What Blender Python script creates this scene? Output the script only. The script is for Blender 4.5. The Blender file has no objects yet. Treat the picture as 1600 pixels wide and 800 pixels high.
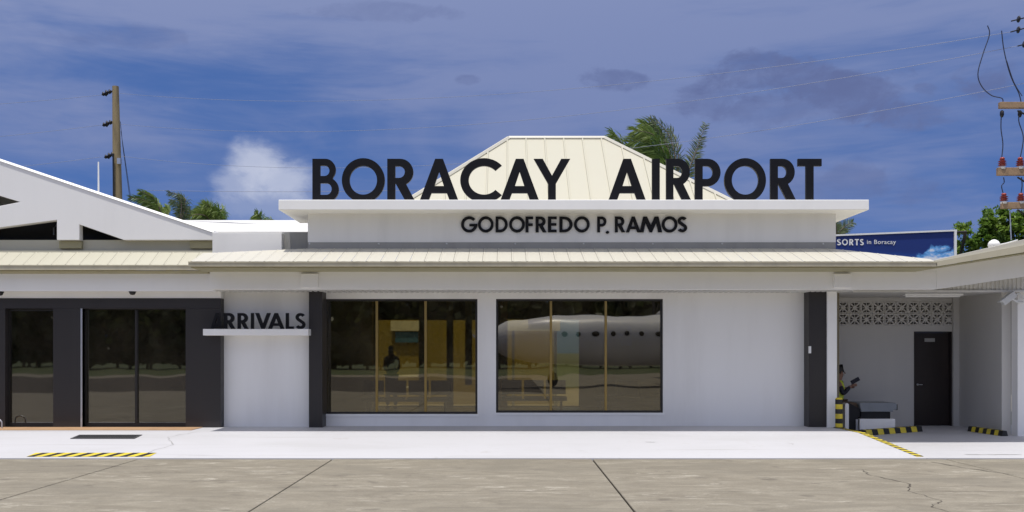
import bpy, bmesh, math, random
from math import sin, cos, pi, radians
from mathutils import Vector
from mathutils.geometry import tessellate_polygon

random.seed(7)
SC = bpy.context.scene
COL = SC.collection
F, CX, HY, EYE = 1460.0, 790.0, 549.0, 1.85

# ------------------------------------------------------------------ camera, sky, sun, exposure
cam_d = bpy.data.cameras.new('camera'); cam = bpy.data.objects.new('camera', cam_d); COL.objects.link(cam)
cam.location = (0, 0, EYE); cam.rotation_euler = (pi / 2, 0, 0)
cam_d.sensor_width = 36.0; cam_d.lens = 36.0 * F / 1600.0
cam_d.shift_x = (800 - CX) / 1600.0; cam_d.shift_y = (HY - 400) / 1600.0
cam_d.clip_start = 0.1; cam_d.clip_end = 3000
SC.camera = cam
SC.view_settings.view_transform = 'Standard'; SC.view_settings.look = 'None'
SC.view_settings.exposure = 0.74; SC.view_settings.gamma = 1.0

SUN_DIR = Vector((0.06, 0.22, -1.0)).normalized()          # the way the light travels
SUN_ELEV = math.asin(-SUN_DIR.z)
sun_d = bpy.data.lights.new('sun', 'SUN'); sun = bpy.data.objects.new('sun', sun_d); COL.objects.link(sun)
sun_d.energy = 2.25; sun_d.angle = radians(0.5); sun_d.color = (1.0, 0.965, 0.91)
sun.rotation_euler = SUN_DIR.to_track_quat('-Z', 'Y').to_euler(); sun.location = (0, 0, 40)


class NT:
    """small helper for node trees"""
    def __init__(s, tree): s.t = tree; s.n = tree.nodes; s.l = tree.links
    def node(s, kind, **kw):
        n = s.n.new(kind)
        for k, v in kw.items(): setattr(n, k, v)
        return n
    def link(s, a, b): s.l.new(a, b)
    def put(s, sock, v):
        if hasattr(v, 'is_output') or isinstance(v, bpy.types.NodeSocket): s.l.new(v, sock)
        else: sock.default_value = v
    def math(s, op, a, b=0.0, c=None, clamp=False):
        n = s.node('ShaderNodeMath', operation=op, use_clamp=clamp)
        s.put(n.inputs[0], a); s.put(n.inputs[1], b)
        if c is not None: s.put(n.inputs[2], c)
        return n.outputs[0]
    def smooth(s, v, lo, hi, a=0.0, b=1.0):
        n = s.node('ShaderNodeMapRange', interpolation_type='SMOOTHSTEP')
        s.put(n.inputs[0], v); n.inputs[1].default_value = lo; n.inputs[2].default_value = hi
        n.inputs[3].default_value = a; n.inputs[4].default_value = b
        return n.outputs[0]
    def mix(s, f, a, b, blend='MIX'):
        n = s.node('ShaderNodeMix', data_type='RGBA', blend_type=blend)
        s.put(n.inputs[0], f)
        for sock, v in ((n.inputs[6], a), (n.inputs[7], b)):
            if isinstance(v, (tuple, list)): v = tuple(v) + (1.0,) if len(v) == 3 else tuple(v)
            s.put(sock, v)
        return n.outputs[2]
    def noise(s, vec, scale, detail=4.0, rough=0.55, dist=0.0):
        n = s.node('ShaderNodeTexNoise')
        if vec is not None: s.l.new(vec, n.inputs['Vector'])
        n.inputs['Scale'].default_value = scale; n.inputs['Detail'].default_value = detail
        n.inputs['Roughness'].default_value = rough; n.inputs['Distortion'].default_value = dist
        return n.outputs[0]
    def mapping(s, vec, scale=(1, 1, 1), loc=(0, 0, 0), rot=(0, 0, 0)):
        n = s.node('ShaderNodeMapping'); s.l.new(vec, n.inputs[0])
        n.inputs['Location'].default_value = loc; n.inputs['Rotation'].default_value = rot
        n.inputs['Scale'].default_value = scale
        return n.outputs[0]


def build_world():
    w = bpy.data.worlds.new('World'); SC.world = w; w.use_nodes = True
    t = NT(w.node_tree); t.n.clear()
    out = t.node('ShaderNodeOutputWorld'); bg = t.node('ShaderNodeBackground')
    t.link(bg.outputs[0], out.inputs[0])
    bg.inputs['Strength'].default_value = 0.1
    geo = t.node('ShaderNodeTexCoord'); d = geo.outputs['Generated']
    sky = t.node('ShaderNodeTexSky', sky_type='NISHITA', sun_disc=False)
    sky.sun_elevation = SUN_ELEV
    sky.sun_rotation = math.atan2(-SUN_DIR.x, -SUN_DIR.y)
    sky.air_density = 1.0; sky.dust_density = 0.0; sky.ozone_density = 4.0; sky.altitude = 200
    # thin, deep tropical air: the horizon keeps the colour of a higher part of the sky
    add = t.node('ShaderNodeVectorMath', operation='ADD'); t.link(d, add.inputs[0]); add.inputs[1].default_value = (0, 0, 0.38)
    nrm = t.node('ShaderNodeVectorMath', operation='NORMALIZE'); t.link(add.outputs[0], nrm.inputs[0])
    t.link(nrm.outputs[0], sky.inputs[0])
    base = t.mix(1.0, sky.outputs[0], SKY_TINT, 'MULTIPLY')
    sep = t.node('ShaderNodeSeparateXYZ'); t.link(d, sep.inputs[0])
    x, y, z = sep.outputs
    ys = t.math('MAXIMUM', y, 0.08)
    u = t.math('DIVIDE', x, ys); v = t.math('DIVIDE', z, ys)
    front = t.smooth(y, 0.1, 0.3)
    # high thin veil, streaked along the horizon, over the whole dome
    n1 = t.noise(t.mapping(d, (1.6, 1.6, 7.0), (3.1, 0, 0.4)), 1.6, 5, 0.55, 0.5)
    n2 = t.noise(t.mapping(d, (2.0, 2.0, 14.0), (0.3, 0, 1.1), (0, 0.12, 0)), 3.2, 8, 0.62, 0.8)
    veil = t.math('ADD', t.math('MULTIPLY', z, 1.9), t.math('MULTIPLY', t.math('SUBTRACT', n1, 0.5), 1.3))
    veil = t.math('ADD', veil, t.math('MULTIPLY', t.math('SUBTRACT', n2, 0.5), 0.5))
    veil = t.smooth(veil, 0.2, 0.72)
    veil = t.math('MULTIPLY', veil, 0.72)
    # thin high cloud scatters forward: brighter towards the sun
    dt = t.node('ShaderNodeVectorMath', operation='DOT_PRODUCT'); t.link(d, dt.inputs[0]); dt.inputs[1].default_value = tuple(-SUN_DIR)
    fwd = t.math('POWER', t.math('MAXIMUM', dt.outputs['Value'], 0.0), 1.6)
    vs_ = t.node('ShaderNodeVectorMath', operation='SCALE'); vs_.inputs[0].default_value = tuple(10 * c for c in (0.66, 0.62, 0.53)); t.link(fwd, vs_.inputs['Scale'])
    va = t.node('ShaderNodeVectorMath', operation='ADD'); t.link(vs_.outputs[0], va.inputs[0]); va.inputs[1].default_value = tuple(10 * c for c in (0.140, 0.169, 0.292))
    col = t.mix(veil, base, va.outputs[0])
    fine = t.noise(t.mapping(d, (1, 1, 2.2)), 7.5, 8, 0.6, 0.25)
    mid = t.noise(t.mapping(d, (1, 1, 1.6), (1.7, 0, 0)), 18.0, 8, 0.62, 0.3)
    nz = t.math('ADD', t.math('MULTIPLY', t.math('SUBTRACT', fine, 0.5), 1.6), t.math('MULTIPLY', t.math('SUBTRACT', mid, 0.5), 1.5))

    def blob(px, py, rx, ry, lo, hi, amp):
        du = t.math('MULTIPLY', t.math('SUBTRACT', u, (px - CX) / F), F / rx)
        dv = t.math('MULTIPLY', t.math('SUBTRACT', v, (HY - py) / F), F / ry)
        r = t.math('SQRT', t.math('ADD', t.math('MULTIPLY', du, du), t.math('MULTIPLY', dv, dv)))
        r = t.math('ADD', r, t.math('MULTIPLY', nz, amp))
        return t.math('MULTIPLY', t.smooth(r, hi, lo), front)
    # low white cumulus (one puff with a ragged foot) and grey scud
    inner = t.smooth(t.noise(t.mapping(d, (1, 1, 1.9), (2.2, 0, 5.1)), 22.0, 9, 0.68, 0.5), 0.34, 0.62, 0.45, 1.0)
    grey = tuple(10 * c for c in (0.074, 0.096, 0.200))
    for px, py, rx, ry, k in ((1215, 120, 115, 40, 0.9), (1325, 148, 115, 44, 0.85), (1415, 182, 74, 26, 0.8), (1120, 150, 60, 36, 0.6), (1240, 165, 170, 40, 0.5),
                              (965, 124, 52, 20, 0.7), (1545, 128, 58, 40, 0.75), (728, 124, 26, 10, 0.5), (1442, 138, 22, 10, 0.5),
                              (200, 60, 160, 20, 0.3), (1330, 290, 150, 36, 0.45), (620, 20, 120, 16, 0.35)):
        col = t.mix(t.math('MULTIPLY', t.math('MULTIPLY', blob(px, py, rx, ry, 0.55, 1.05, 1.5), k), inner), col, grey)
    white = tuple(10 * c for c in (0.33, 0.355, 0.44))
    for px, py, rx, ry, k in ((402, 254, 54, 42, 0.8), (440, 280, 78, 42, 0.75), (372, 284, 48, 30, 0.5), (430, 322, 110, 36, 0.35)):
        col = t.mix(t.math('MULTIPLY', blob(px, py, rx, ry, 0.45, 1.15, 0.7), k), col, white)
    t.link(col, bg.inputs['Color'])


SKY_TINT = (0.445, 0.53, 0.72)
build_world()


# ------------------------------------------------------------------ materials
def mat_new(name):
    m = bpy.data.materials.new(name); m.use_nodes = True
    t = NT(m.node_tree); b = t.n['Principled BSDF']
    tc = t.node('ShaderNodeTexCoord')
    geo = t.node('ShaderNodeNewGeometry')
    return m, t, b, geo.outputs['Position'], tc.outputs['Object']


def paint(name, col, rough=0.6, dirt=0.15, dirt_col=None, scale=1.5, streak=False, bump=0.15, fine=60.0, spec=0.4, metal=0.0):
    m, t, b, pos, ob = mat_new(name)
    vec = t.mapping(pos, (1.6, 1.6, 0.22) if streak else (1, 1, 1))
    n = t.noise(vec, scale, 6, 0.6)
    n2 = t.noise(pos, fine, 3, 0.5)
    f = t.math('MULTIPLY', t.smooth(n, 0.42, 0.75), dirt * 2.2, clamp=True)
    dc = dirt_col or tuple(c * 0.55 for c in col)
    c = t.mix(f, tuple(col), dc)
    c = t.mix(t.math('MULTIPLY', t.math('SUBTRACT', n2, 0.35), 0.12, clamp=True), c, tuple(x * 0.7 for x in col))
    t.link(c, b.inputs['Base Color'])
    b.inputs['Roughness'].default_value = rough; b.inputs['Metallic'].default_value = metal
    b.inputs['Specular IOR Level'].default_value = spec
    if bump:
        bp = t.node('ShaderNodeBump'); bp.inputs['Strength'].default_value = bump; bp.inputs['Distance'].default_value = 0.004
        t.link(n2, bp.inputs['Height']); t.link(bp.outputs[0], b.inputs['Normal'])
    return m


M = {}
M['white'] = paint('white_paint', (0.89, 0.88, 0.85), 0.55, 0.06, (0.62, 0.62, 0.6), 0.8, True)
M['wall'] = paint('wall_paint', (0.87, 0.86, 0.83), 0.6, 0.16, (0.64, 0.62, 0.58), 0.7, True)
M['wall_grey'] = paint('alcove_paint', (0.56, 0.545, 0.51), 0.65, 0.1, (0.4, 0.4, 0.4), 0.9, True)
M['sign_wall'] = paint('sign_wall_paint', (0.82, 0.81, 0.785), 0.6, 0.09, (0.45, 0.45, 0.43), 0.8, True)
M['gable'] = paint('gable_paint', (0.82, 0.81, 0.79), 0.6, 0.1, (0.52, 0.52, 0.5), 0.5, True)
M['cream'] = paint('cream_roof_paint', (0.50, 0.477, 0.375), 0.45, 0.14, (0.5, 0.46, 0.36), 1.2, True, 0.05)
M['pale_roof'] = paint('pale_roof_paint', (0.56, 0.535, 0.45), 0.45, 0.10, (0.55, 0.52, 0.45), 1.6, False, 0.05)
M['tan'] = paint('tan_gutter_paint', (0.52, 0.475, 0.345), 0.45, 0.15, (0.25, 0.22, 0.16), 2.0, True, 0.05)
M['olive'] = paint('olive_trim', (0.36, 0.33, 0.20), 0.6, 0.15, None, 2.0)
M['soffit'] = paint('soffit_paint', (0.68, 0.67, 0.63), 0.6, 0.1, None, 1.5)
M['flash'] = paint('grey_flashing', (0.33, 0.325, 0.305), 0.5, 0.15, None, 2.0, True)
M['dark'] = paint('charcoal_tile', (0.030, 0.0265, 0.0255), 0.42, 0.12, (0.045, 0.04, 0.038), 1.2, True, 0.1)
M['black'] = paint('black_letter_paint', (0.006, 0.006, 0.008), 0.5, 0.1, (0.012, 0.012, 0.012), 3.0, False, 0.05, 60, 0.22)
M['frame'] = paint('dark_frame', (0.022, 0.020, 0.018), 0.4, 0.1, None, 4.0, False, 0.05)
M['bronze'] = paint('bronze_mullion', (0.34, 0.235, 0.075), 0.35, 0.1, None, 4.0, False, 0.05, metal=0.5)
M['terracotta'] = paint('terracotta_tile', (0.46, 0.29, 0.16), 0.6, 0.2, (0.32, 0.17, 0.09), 3.0)
M['yellow'] = paint('yellow_paint', (0.72, 0.57, 0.05), 0.6, 0.25, (0.35, 0.27, 0.05), 5.0)
M['stripe_black'] = paint('black_paint', (0.018, 0.018, 0.018), 0.6, 0.2, (0.06, 0.055, 0.045), 5.0)
M['steel'] = paint('steel', (0.55, 0.56, 0.58), 0.35, 0.1, None, 6.0, False, 0.0, metal=0.7)
M['grate'] = paint('grate_iron', (0.07, 0.07, 0.075), 0.6, 0.2, None, 6.0)
M['lamp_white'] = paint('lamp_housing', (0.82, 0.82, 0.80), 0.35, 0.05, None, 4.0, False, 0.0)
M['cctv'] = paint('camera_housing', (0.62, 0.63, 0.62), 0.4, 0.1, None, 5.0, False, 0.0)
M['door'] = paint('dark_brown_wood', (0.016, 0.010, 0.009), 0.4, 0.2, (0.028, 0.018, 0.014), 3.0, True)
M['belt'] = paint('black_rubber', (0.012, 0.012, 0.014), 0.7, 0.1, None, 5.0)
M['conv_grey'] = paint('conveyor_grey', (0.22, 0.24, 0.26), 0.4, 0.12, None, 4.0)
M['wood_pole'] = paint('weathered_pole_wood', (0.30, 0.235, 0.13), 0.85, 0.35, (0.13, 0.10, 0.06), 3.0, True, 0.4, 25)
M['crossarm'] = paint('crossarm_wood', (0.33, 0.22, 0.13), 0.85, 0.35, (0.14, 0.10, 0.07), 4.0, False, 0.4, 25)
M['insul_red'] = paint('red_brown_porcelain', (0.32, 0.045, 0.03), 0.3, 0.1, None, 8.0, False, 0.0)
M['insul_dark'] = paint('dark_porcelain', (0.014, 0.013, 0.016), 0.35, 0.1, None, 8.0, False, 0.0)
M['porcelain'] = paint('white_porcelain', (0.75, 0.73, 0.70), 0.3, 0.1, None, 8.0, False, 0.0)
M['wire'] = paint('grey_wire', (0.26, 0.28, 0.36), 0.5, 0.0, None, 4.0, False, 0.0)
M['wire_dark'] = paint('dark_wire', (0.03, 0.035, 0.06), 0.5, 0.0, None, 4.0, False, 0.0)
M['bark'] = paint('bark', (0.16, 0.13, 0.10), 0.9, 0.3, None, 5.0, True, 0.5, 30)
M['skin'] = paint('skin', (0.24, 0.13, 0.085), 0.5, 0.05, None, 8.0, False, 0.0)
M['hair'] = paint('black_hair', (0.010, 0.009, 0.009), 0.5, 0.1, None, 20.0)
M['vest'] = paint('yellow_green_vest', (0.50, 0.58, 0.05), 0.7, 0.15, None, 8.0)
M['trousers'] = paint('brown_cloth', (0.11, 0.075, 0.05), 0.85, 0.15, None, 8.0)
M['navy'] = paint('dark_cloth', (0.02, 0.02, 0.03), 0.85, 0.1, None, 8.0)
M['ochre'] = paint('ochre_wall', (0.38, 0.30, 0.06), 0.7, 0.15, None, 1.0, True)
M['orange'] = paint('orange_paint', (0.55, 0.24, 0.03), 0.6, 0.1, None, 1.0)
M['blue_panel'] = paint('blue_panel', (0.08, 0.22, 0.48), 0.5, 0.05, None, 1.0)
M['purple_panel'] = paint('purple_panel', (0.14, 0.13, 0.48), 0.5, 0.05, None, 1.0)
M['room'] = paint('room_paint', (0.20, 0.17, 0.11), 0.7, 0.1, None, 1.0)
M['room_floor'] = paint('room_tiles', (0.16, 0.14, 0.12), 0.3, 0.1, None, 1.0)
M['rubber'] = paint('tyre_rubber', (0.02, 0.02, 0.02), 0.8, 0.1, None, 6.0)
M['plane_white'] = paint('aircraft_white', (0.78, 0.78, 0.80), 0.3, 0.04, None, 1.0, False, 0.0)
M['plane_grey'] = paint('aircraft_grey', (0.32, 0.33, 0.36), 0.35, 0.05, None, 1.0, False, 0.0)
M['cable'] = paint('roof_cable', (0.12, 0.12, 0.16), 0.6, 0.1, None, 4.0, False, 0.0)


def concrete():
    m, t, b, pos, ob = mat_new('apron_concrete')
    sep = t.node('ShaderNodeSeparateXYZ'); t.link(pos, sep.inputs[0])
    broom = t.noise(t.mapping(pos, (0.8, 1.7, 1), (2, 0, 0)), 1.5, 9, 0.7, 0.9)
    patch = t.noise(t.mapping(pos, (0.6, 1.0, 1), (9, 3, 0)), 0.7, 7, 0.62, 0.6)
    fine = t.noise(pos, 32, 6, 0.75)
    mott = t.noise(pos, 4.5, 7, 0.7)
    streak = t.noise(t.mapping(pos, (0.9, 2.6, 1), (4, 1, 0)), 1.7, 10, 0.72, 1.0)
    c = t.mix(t.smooth(broom, 0.3, 0.72), (0.205, 0.181, 0.138), (0.30, 0.270, 0.210))
    c = t.mix(t.math('MULTIPLY', t.smooth(patch, 0.47, 0.68), 0.7), c, (0.205, 0.185, 0.145))
    c = t.mix(t.math('MULTIPLY', t.smooth(mott, 0.5, 0.72), 0.5), c, (0.19, 0.17, 0.135))
    wear = t.math('MULTIPLY', t.smooth(streak, 0.53, 0.66), t.smooth(patch, 0.62, 0.36))
    c = t.mix(t.math('MULTIPLY', wear, 0.8), c, (0.50, 0.465, 0.39))
    spots = t.noise(t.mapping(pos, (0.8, 1, 1), (1, 7, 0)), 2.6, 3, 0.5)
    c = t.mix(t.math('MULTIPLY', t.smooth(spots, 0.62, 0.74), 0.6), c, (0.12, 0.105, 0.085))
    tyre = t.noise(t.mapping(pos, (0.16, 5.0, 1), (7, 2, 0), (0, 0, 0.10)), 1.1, 4, 0.55)
    c = t.mix(t.math('MULTIPLY', t.smooth(tyre, 0.60, 0.72), 0.4), c, (0.13, 0.115, 0.095))
    c = t.mix(t.math('MULTIPLY', t.smooth(fine, 0.4, 0.68), 0.42, clamp=True), c, (0.15, 0.135, 0.11))
    t.link(c, b.inputs['Base Color']); b.inputs['Roughness'].default_value = 0.85
    b.inputs['Specular IOR Level'].default_value = 0.25
    bp = t.node('ShaderNodeBump'); bp.inputs['Strength'].default_value = 0.5; bp.inputs['Distance'].default_value = 0.01
    t.link(t.math('ADD', t.math('MULTIPLY', fine, 0.4), broom), bp.inputs['Height']); t.link(bp.outputs[0], b.inputs['Normal'])
    return m


def walkway_mat():
    m, t, b, pos, ob = mat_new('white_floor_paint')
    n = t.noise(t.mapping(pos, (0.35, 1.2, 1)), 0.9, 6, 0.6, 0.4)
    n2 = t.noise(pos, 5.0, 5, 0.65)
    n3 = t.noise(t.mapping(pos, (0.6, 5, 1), (5, 0, 0)), 1.2, 5, 0.6)
    f = t.noise(pos, 60, 2)
    c = t.mix(t.math('MULTIPLY', t.smooth(n, 0.45, 0.75), 0.5), (0.54, 0.535, 0.55), (0.44, 0.435, 0.43))
    c = t.mix(t.math('MULTIPLY', t.smooth(n2, 0.60, 0.8), 0.3), c, (0.40, 0.385, 0.36))
    c = t.mix(t.math('MULTIPLY', t.smooth(n3, 0.6, 0.75), 0.3), c, (0.46, 0.45, 0.43))
    tyre = t.noise(t.mapping(pos, (0.14, 3.4, 1), (3, 5, 0), (0, 0, -0.07)), 1.3, 5, 0.6)
    c = t.mix(t.math('MULTIPLY', t.smooth(tyre, 0.58, 0.74), 0.35), c, (0.36, 0.35, 0.335))
    sp = t.noise(pos, 1.9, 6, 0.7)
    c = t.mix(t.math('MULTIPLY', t.smooth(sp, 0.62, 0.74), 0.35), c, (0.38, 0.36, 0.32))
    t.link(c, b.inputs['Base Color']); b.inputs['Roughness'].default_value = 0.55
    b.inputs['Specular IOR Level'].default_value = 0.3
    bp = t.node('ShaderNodeBump'); bp.inputs['Strength'].default_value = 0.2; bp.inputs['Distance'].default_value = 0.004
    t.link(f, bp.inputs['Height']); t.link(bp.outputs[0], b.inputs['Normal'])
    return m


def grass_mat():
    m, t, b, pos, ob = mat_new('grass')
    n = t.noise(pos, 0.6, 6, 0.6); n2 = t.noise(pos, 25, 3)
    c = t.mix(t.smooth(n, 0.35, 0.7), (0.05, 0.075, 0.02), (0.10, 0.11, 0.035))
    c = t.mix(t.math('MULTIPLY', n2, 0.5), c, (0.035, 0.05, 0.015))
    t.link(c, b.inputs['Base Color']); b.inputs['Roughness'].default_value = 0.9
    return m


def leaf_mat(name, c1, c2):
    m, t, b, pos, ob = mat_new(name)
    n = t.noise(pos, 0.9, 4, 0.6); n2 = t.noise(pos, 6.0, 2)
    c = t.mix(t.smooth(n, 0.35, 0.68), c1, c2)
    c = t.mix(t.math('MULTIPLY', n2, 0.35), c, tuple(x * 0.6 for x in c1))
    t.link(c, b.inputs['Base Color']); b.inputs['Roughness'].default_value = 0.45
    b.inputs['Specular IOR Level'].default_value = 0.4
    tr = t.node('ShaderNodeBsdfTranslucent'); t.link(c, tr.inputs['Color'])
    mx = t.node('ShaderNodeMixShader'); mx.inputs[0].default_value = 0.42
    t.link(b.outputs[0], mx.inputs[1]); t.link(tr.outputs[0], mx.inputs[2])
    t.link(mx.outputs[0], t.n['Material Output'].inputs['Surface'])
    return m


def glass(name, tint, refl, rough=0.012):
    m = bpy.data.materials.new(name); m.use_nodes = True
    t = NT(m.node_tree); t.n.clear()
    out = t.node('ShaderNodeOutputMaterial')
    tr = t.node('ShaderNodeBsdfTransparent'); tr.inputs[0].default_value = tint + (1,)
    gl = t.node('ShaderNodeBsdfGlossy'); gl.inputs['Color'].default_value = (1, 0.98, 0.93, 1); gl.inputs['Roughness'].default_value = rough
    geo = t.node('ShaderNodeNewGeometry')
    bp = t.node('ShaderNodeBump'); bp.inputs['Strength'].default_value = 0.055; bp.inputs['Distance'].default_value = 0.05
    t.link(t.noise(geo.outputs['Position'], 0.9, 1), bp.inputs['Height']); t.link(bp.outputs[0], gl.inputs['Normal'])
    fr = t.node('ShaderNodeFresnel'); fr.inputs['IOR'].default_value = refl
    mx = t.node('ShaderNodeMixShader'); t.link(fr.outputs[0], mx.inputs[0])
    t.link(tr.outputs[0], mx.inputs[1]); t.link(gl.outputs[0], mx.inputs[2])
    # brown diffuse haze painted in to lift the glass tone, uneven over the pane
    df = t.node('ShaderNodeBsdfDiffuse'); df.inputs['Color'].default_value = (0.34, 0.29, 0.20, 1)
    dn = t.noise(t.mapping(geo.outputs['Position'], (1, 1, .6)), 1.4, 6, 0.65)
    m2 = t.node('ShaderNodeMixShader'); t.link(t.smooth(dn, 0.3, 0.72, 0.01, 0.07), m2.inputs[0])
    t.link(mx.outputs[0], m2.inputs[1]); t.link(df.outputs[0], m2.inputs[2]); t.link(m2.outputs[0], out.inputs['Surface'])
    return m


def billboard_mat():
    """flat print: deep blue with a brighter blue foot and white surf"""
    m, t, b, pos, ob = mat_new('billboard_print')
    sep = t.node('ShaderNodeSeparateXYZ'); t.link(ob, sep.inputs[0])
    x, y, z = sep.outputs
    n = t.noise(t.mapping(ob, (1, 1, 1.8)), 1.3, 7, 0.6, 0.6)
    g = t.math('ADD', t.math('MULTIPLY', z, -1.0), t.math('MULTIPLY', t.math('SUBTRACT', n, 0.5), 0.5))
    c = t.mix(t.smooth(g, -0.05, 0.75), (0.005, 0.026, 0.17), (0.008, 0.12, 0.52))
    surf = t.math('ADD', t.math('ADD', t.math('MULTIPLY', t.math('ABSOLUTE', t.math('SUBTRACT', x, 1.75)), -0.55), t.math('MULTIPLY', z, -1.5)), t.math('MULTIPLY', t.math('SUBTRACT', n, 0.5), 2.2))
    c = t.mix(t.smooth(surf, -0.30, 0.0), c, (0.12, 0.38, 0.78))
    c = t.mix(t.smooth(surf, -0.05, 0.25), c, (0.74, 0.78, 0.86))
    t.link(c, b.inputs['Base Color']); b.inputs['Roughness'].default_value = 0.5
    return m


M['apron'] = concrete(); M['walk'] = walkway_mat(); M['grass'] = grass_mat()
M['joint'] = paint('joint_filler', (0.06, 0.05, 0.04), 0.9, 0.2, (0.12, 0.10, 0.08), 3.0)
M['leaf'] = leaf_mat('broad_leaf', (0.10, 0.19, 0.028), (0.26, 0.38, 0.06))
M['palm'] = leaf_mat('palm_leaf', (0.10, 0.18, 0.034), (0.27, 0.35, 0.08))
M['palm_grey'] = leaf_mat('dry_palm_leaf', (0.10, 0.145, 0.06), (0.22, 0.26, 0.12))
M['far_leaf'] = leaf_mat('far_leaf', (0.07, 0.09, 0.035), (0.14, 0.15, 0.06))
M['glass'] = glass('brown_tinted_glass', (0.56, 0.51, 0.32), 2.15)
M['glass_dark'] = glass('dark_door_glass', (0.30, 0.29, 0.23), 2.3, 0.018)
M['billboard'] = billboard_mat()


# ------------------------------------------------------------------ helpers
def X(px, d): return (px - CX) * d / F
def Z(py, d): return EYE + (HY - py) * d / F
def P(px, py, d): return Vector((X(px, d), d, Z(py, d)))


class MB:
    def __init__(s): s.v = []; s.f = []; s.m = []; s.mi = 0; s.smooth = []
    def add(s, verts, faces, smooth=False):
        k = len(s.v); s.v += [tuple(v) for v in verts]
        for f in faces: s.f.append(tuple(i + k for i in f)); s.m.append(s.mi); s.smooth.append(smooth)
        return s
    def box(s, x0, x1, y0, y1, z0, z1):
        if x0 > x1: x0, x1 = x1, x0
        if y0 > y1: y0, y1 = y1, y0
        if z0 > z1: z0, z1 = z1, z0
        v = [(x0, y0, z0), (x1, y0, z0), (x1, y1, z0), (x0, y1, z0), (x0, y0, z1), (x1, y0, z1), (x1, y1, z1), (x0, y1, z1)]
        return s.add(v, [(0, 3, 2, 1), (4, 5, 6, 7), (0, 1, 5, 4), (1, 2, 6, 5), (2, 3, 7, 6), (3, 0, 4, 7)])
    def hexa(s, a, b):
        """two quads of 4 points each (a below / b above, same winding)"""
        return s.add(list(a) + list(b), [(3, 2, 1, 0), (4, 5, 6, 7), (0, 1, 5, 4), (1, 2, 6, 5), (2, 3, 7, 6), (3, 0, 4, 7)])
    def prism(s, outlines, y0, y1, axis='y'):
        """outline in XZ (first outer, then holes) extruded along y"""
        polys = [[Vector((p[0], p[1], 0)) for p in o] for o in outlines]
        tris = tessellate_polygon(polys)
        flat = [p for o in outlines for p in o]; n = len(flat)
        def w(p, y):
            return (p[0], y, p[1]) if axis == 'y' else ((y, p[0], p[1]) if axis == 'x' else (p[0], p[1], y))
        vs = [w(p, y0) for p in flat] + [w(p, y1) for p in flat]
        fs = []
        for a, b, c in tris: fs.append((a, b, c)); fs.append((c + n, b + n, a + n))
        k = 0
        for o in outlines:
            L = len(o)
            for i in range(L):
                a, b = k + i, k + (i + 1) % L
                fs.append((a, b, b + n, a + n))
            k += L
        return s.add(vs, fs)
    def tube(s, pts, r, seg=8, cap=True, smooth=True):
        pts = [Vector(p) for p in pts]
        rs = r if isinstance(r, (list, tuple)) else [r] * len(pts)
        rings = []
        for i, p in enumerate(pts):
            d = (pts[min(i + 1, len(pts) - 1)] - pts[max(i - 1, 0)]).normalized()
            ref = Vector((0, 0, 1)) if abs(d.z) < 0.9 else Vector((1, 0, 0))
            a = d.cross(ref).normalized(); b = d.cross(a).normalized()
            rings.append([p + (a * cos(2 * pi * k / seg) + b * sin(2 * pi * k / seg)) * rs[i] for k in range(seg)])
        vs = [v for ring in rings for v in ring]; fs = []
        for i in range(len(pts) - 1):
            for k in range(seg):
                a, b = i * seg + k, i * seg + (k + 1) % seg
                fs.append((a, b, b + seg, a + seg))
        s.add(vs, fs, smooth)
        if cap:
            s.add(rings[0], [tuple(range(seg))[::-1]]); s.add(rings[-1], [tuple(range(seg))])
        return s
    def lathe(s, c, prof, seg=14, axis='z', smooth=True):
        """prof: (radius, height) pairs"""
        vs = []; fs = []; n = len(prof)
        for r, h in prof:
            for k in range(seg):
                a = 2 * pi * k / seg
                if axis == 'z': vs.append((c[0] + r * cos(a), c[1] + r * sin(a), c[2] + h))
                elif axis == 'x': vs.append((c[0] + h, c[1] + r * cos(a), c[2] + r * sin(a)))
                else: vs.append((c[0] + r * cos(a), c[1] + h, c[2] + r * sin(a)))
        for i in range(n - 1):
            for k in range(seg):
                a, b = i * seg + k, i * seg + (k + 1) % seg
                fs.append((a, b, b + seg, a + seg))
        return s.add(vs, fs, smooth)
    def build(s, name, mats, parent=None, label=None, bevel=0.0, kind=None, loc=None, cat=None, group=None):
        me = bpy.data.meshes.new(name)
        o = bpy.data.objects.new(name, me); COL.objects.link(o)
        org = Vector((0, 0, 0))
        if parent is not None:
            o.parent = parent
            q = parent; tot = Vector((0, 0, 0))
            while q is not None: tot += q.location; q = q.parent
            org = tot
        if loc is not None:
            o.location = Vector(loc) - org; org = Vector(loc)
        me.from_pydata([(v[0] - org.x, v[1] - org.y, v[2] - org.z) for v in s.v], [], s.f)
        for mt in (mats if isinstance(mats, (list, tuple)) else [mats]): me.materials.append(mt)
        for p, mi, sm in zip(me.polygons, s.m, s.smooth): p.material_index = mi; p.use_smooth = sm
        bm = bmesh.new(); bm.from_mesh(me)
        if all(len(f.verts) > 2 for f in bm.faces) and len(bm.faces) < 4000: bmesh.ops.recalc_face_normals(bm, faces=bm.faces)
        bm.to_mesh(me); bm.free(); me.update()
        if bevel:
            b = o.modifiers.new('edge', 'BEVEL'); b.width = bevel; b.segments = 2; b.limit_method = 'ANGLE'; b.angle_limit = radians(40)
        if label: o['label'] = label
        if kind: o['kind'] = kind
        if cat: o['category'] = cat
        if group: o['group'] = group
        return o


def thing(name, label, cat, loc=(0, 0, 0), group=None):
    o = bpy.data.objects.new(name, None); COL.objects.link(o); o.location = loc; o.empty_display_size = 0.3
    o['label'] = label; o['category'] = cat
    if group: o['group'] = group
    return o


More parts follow.
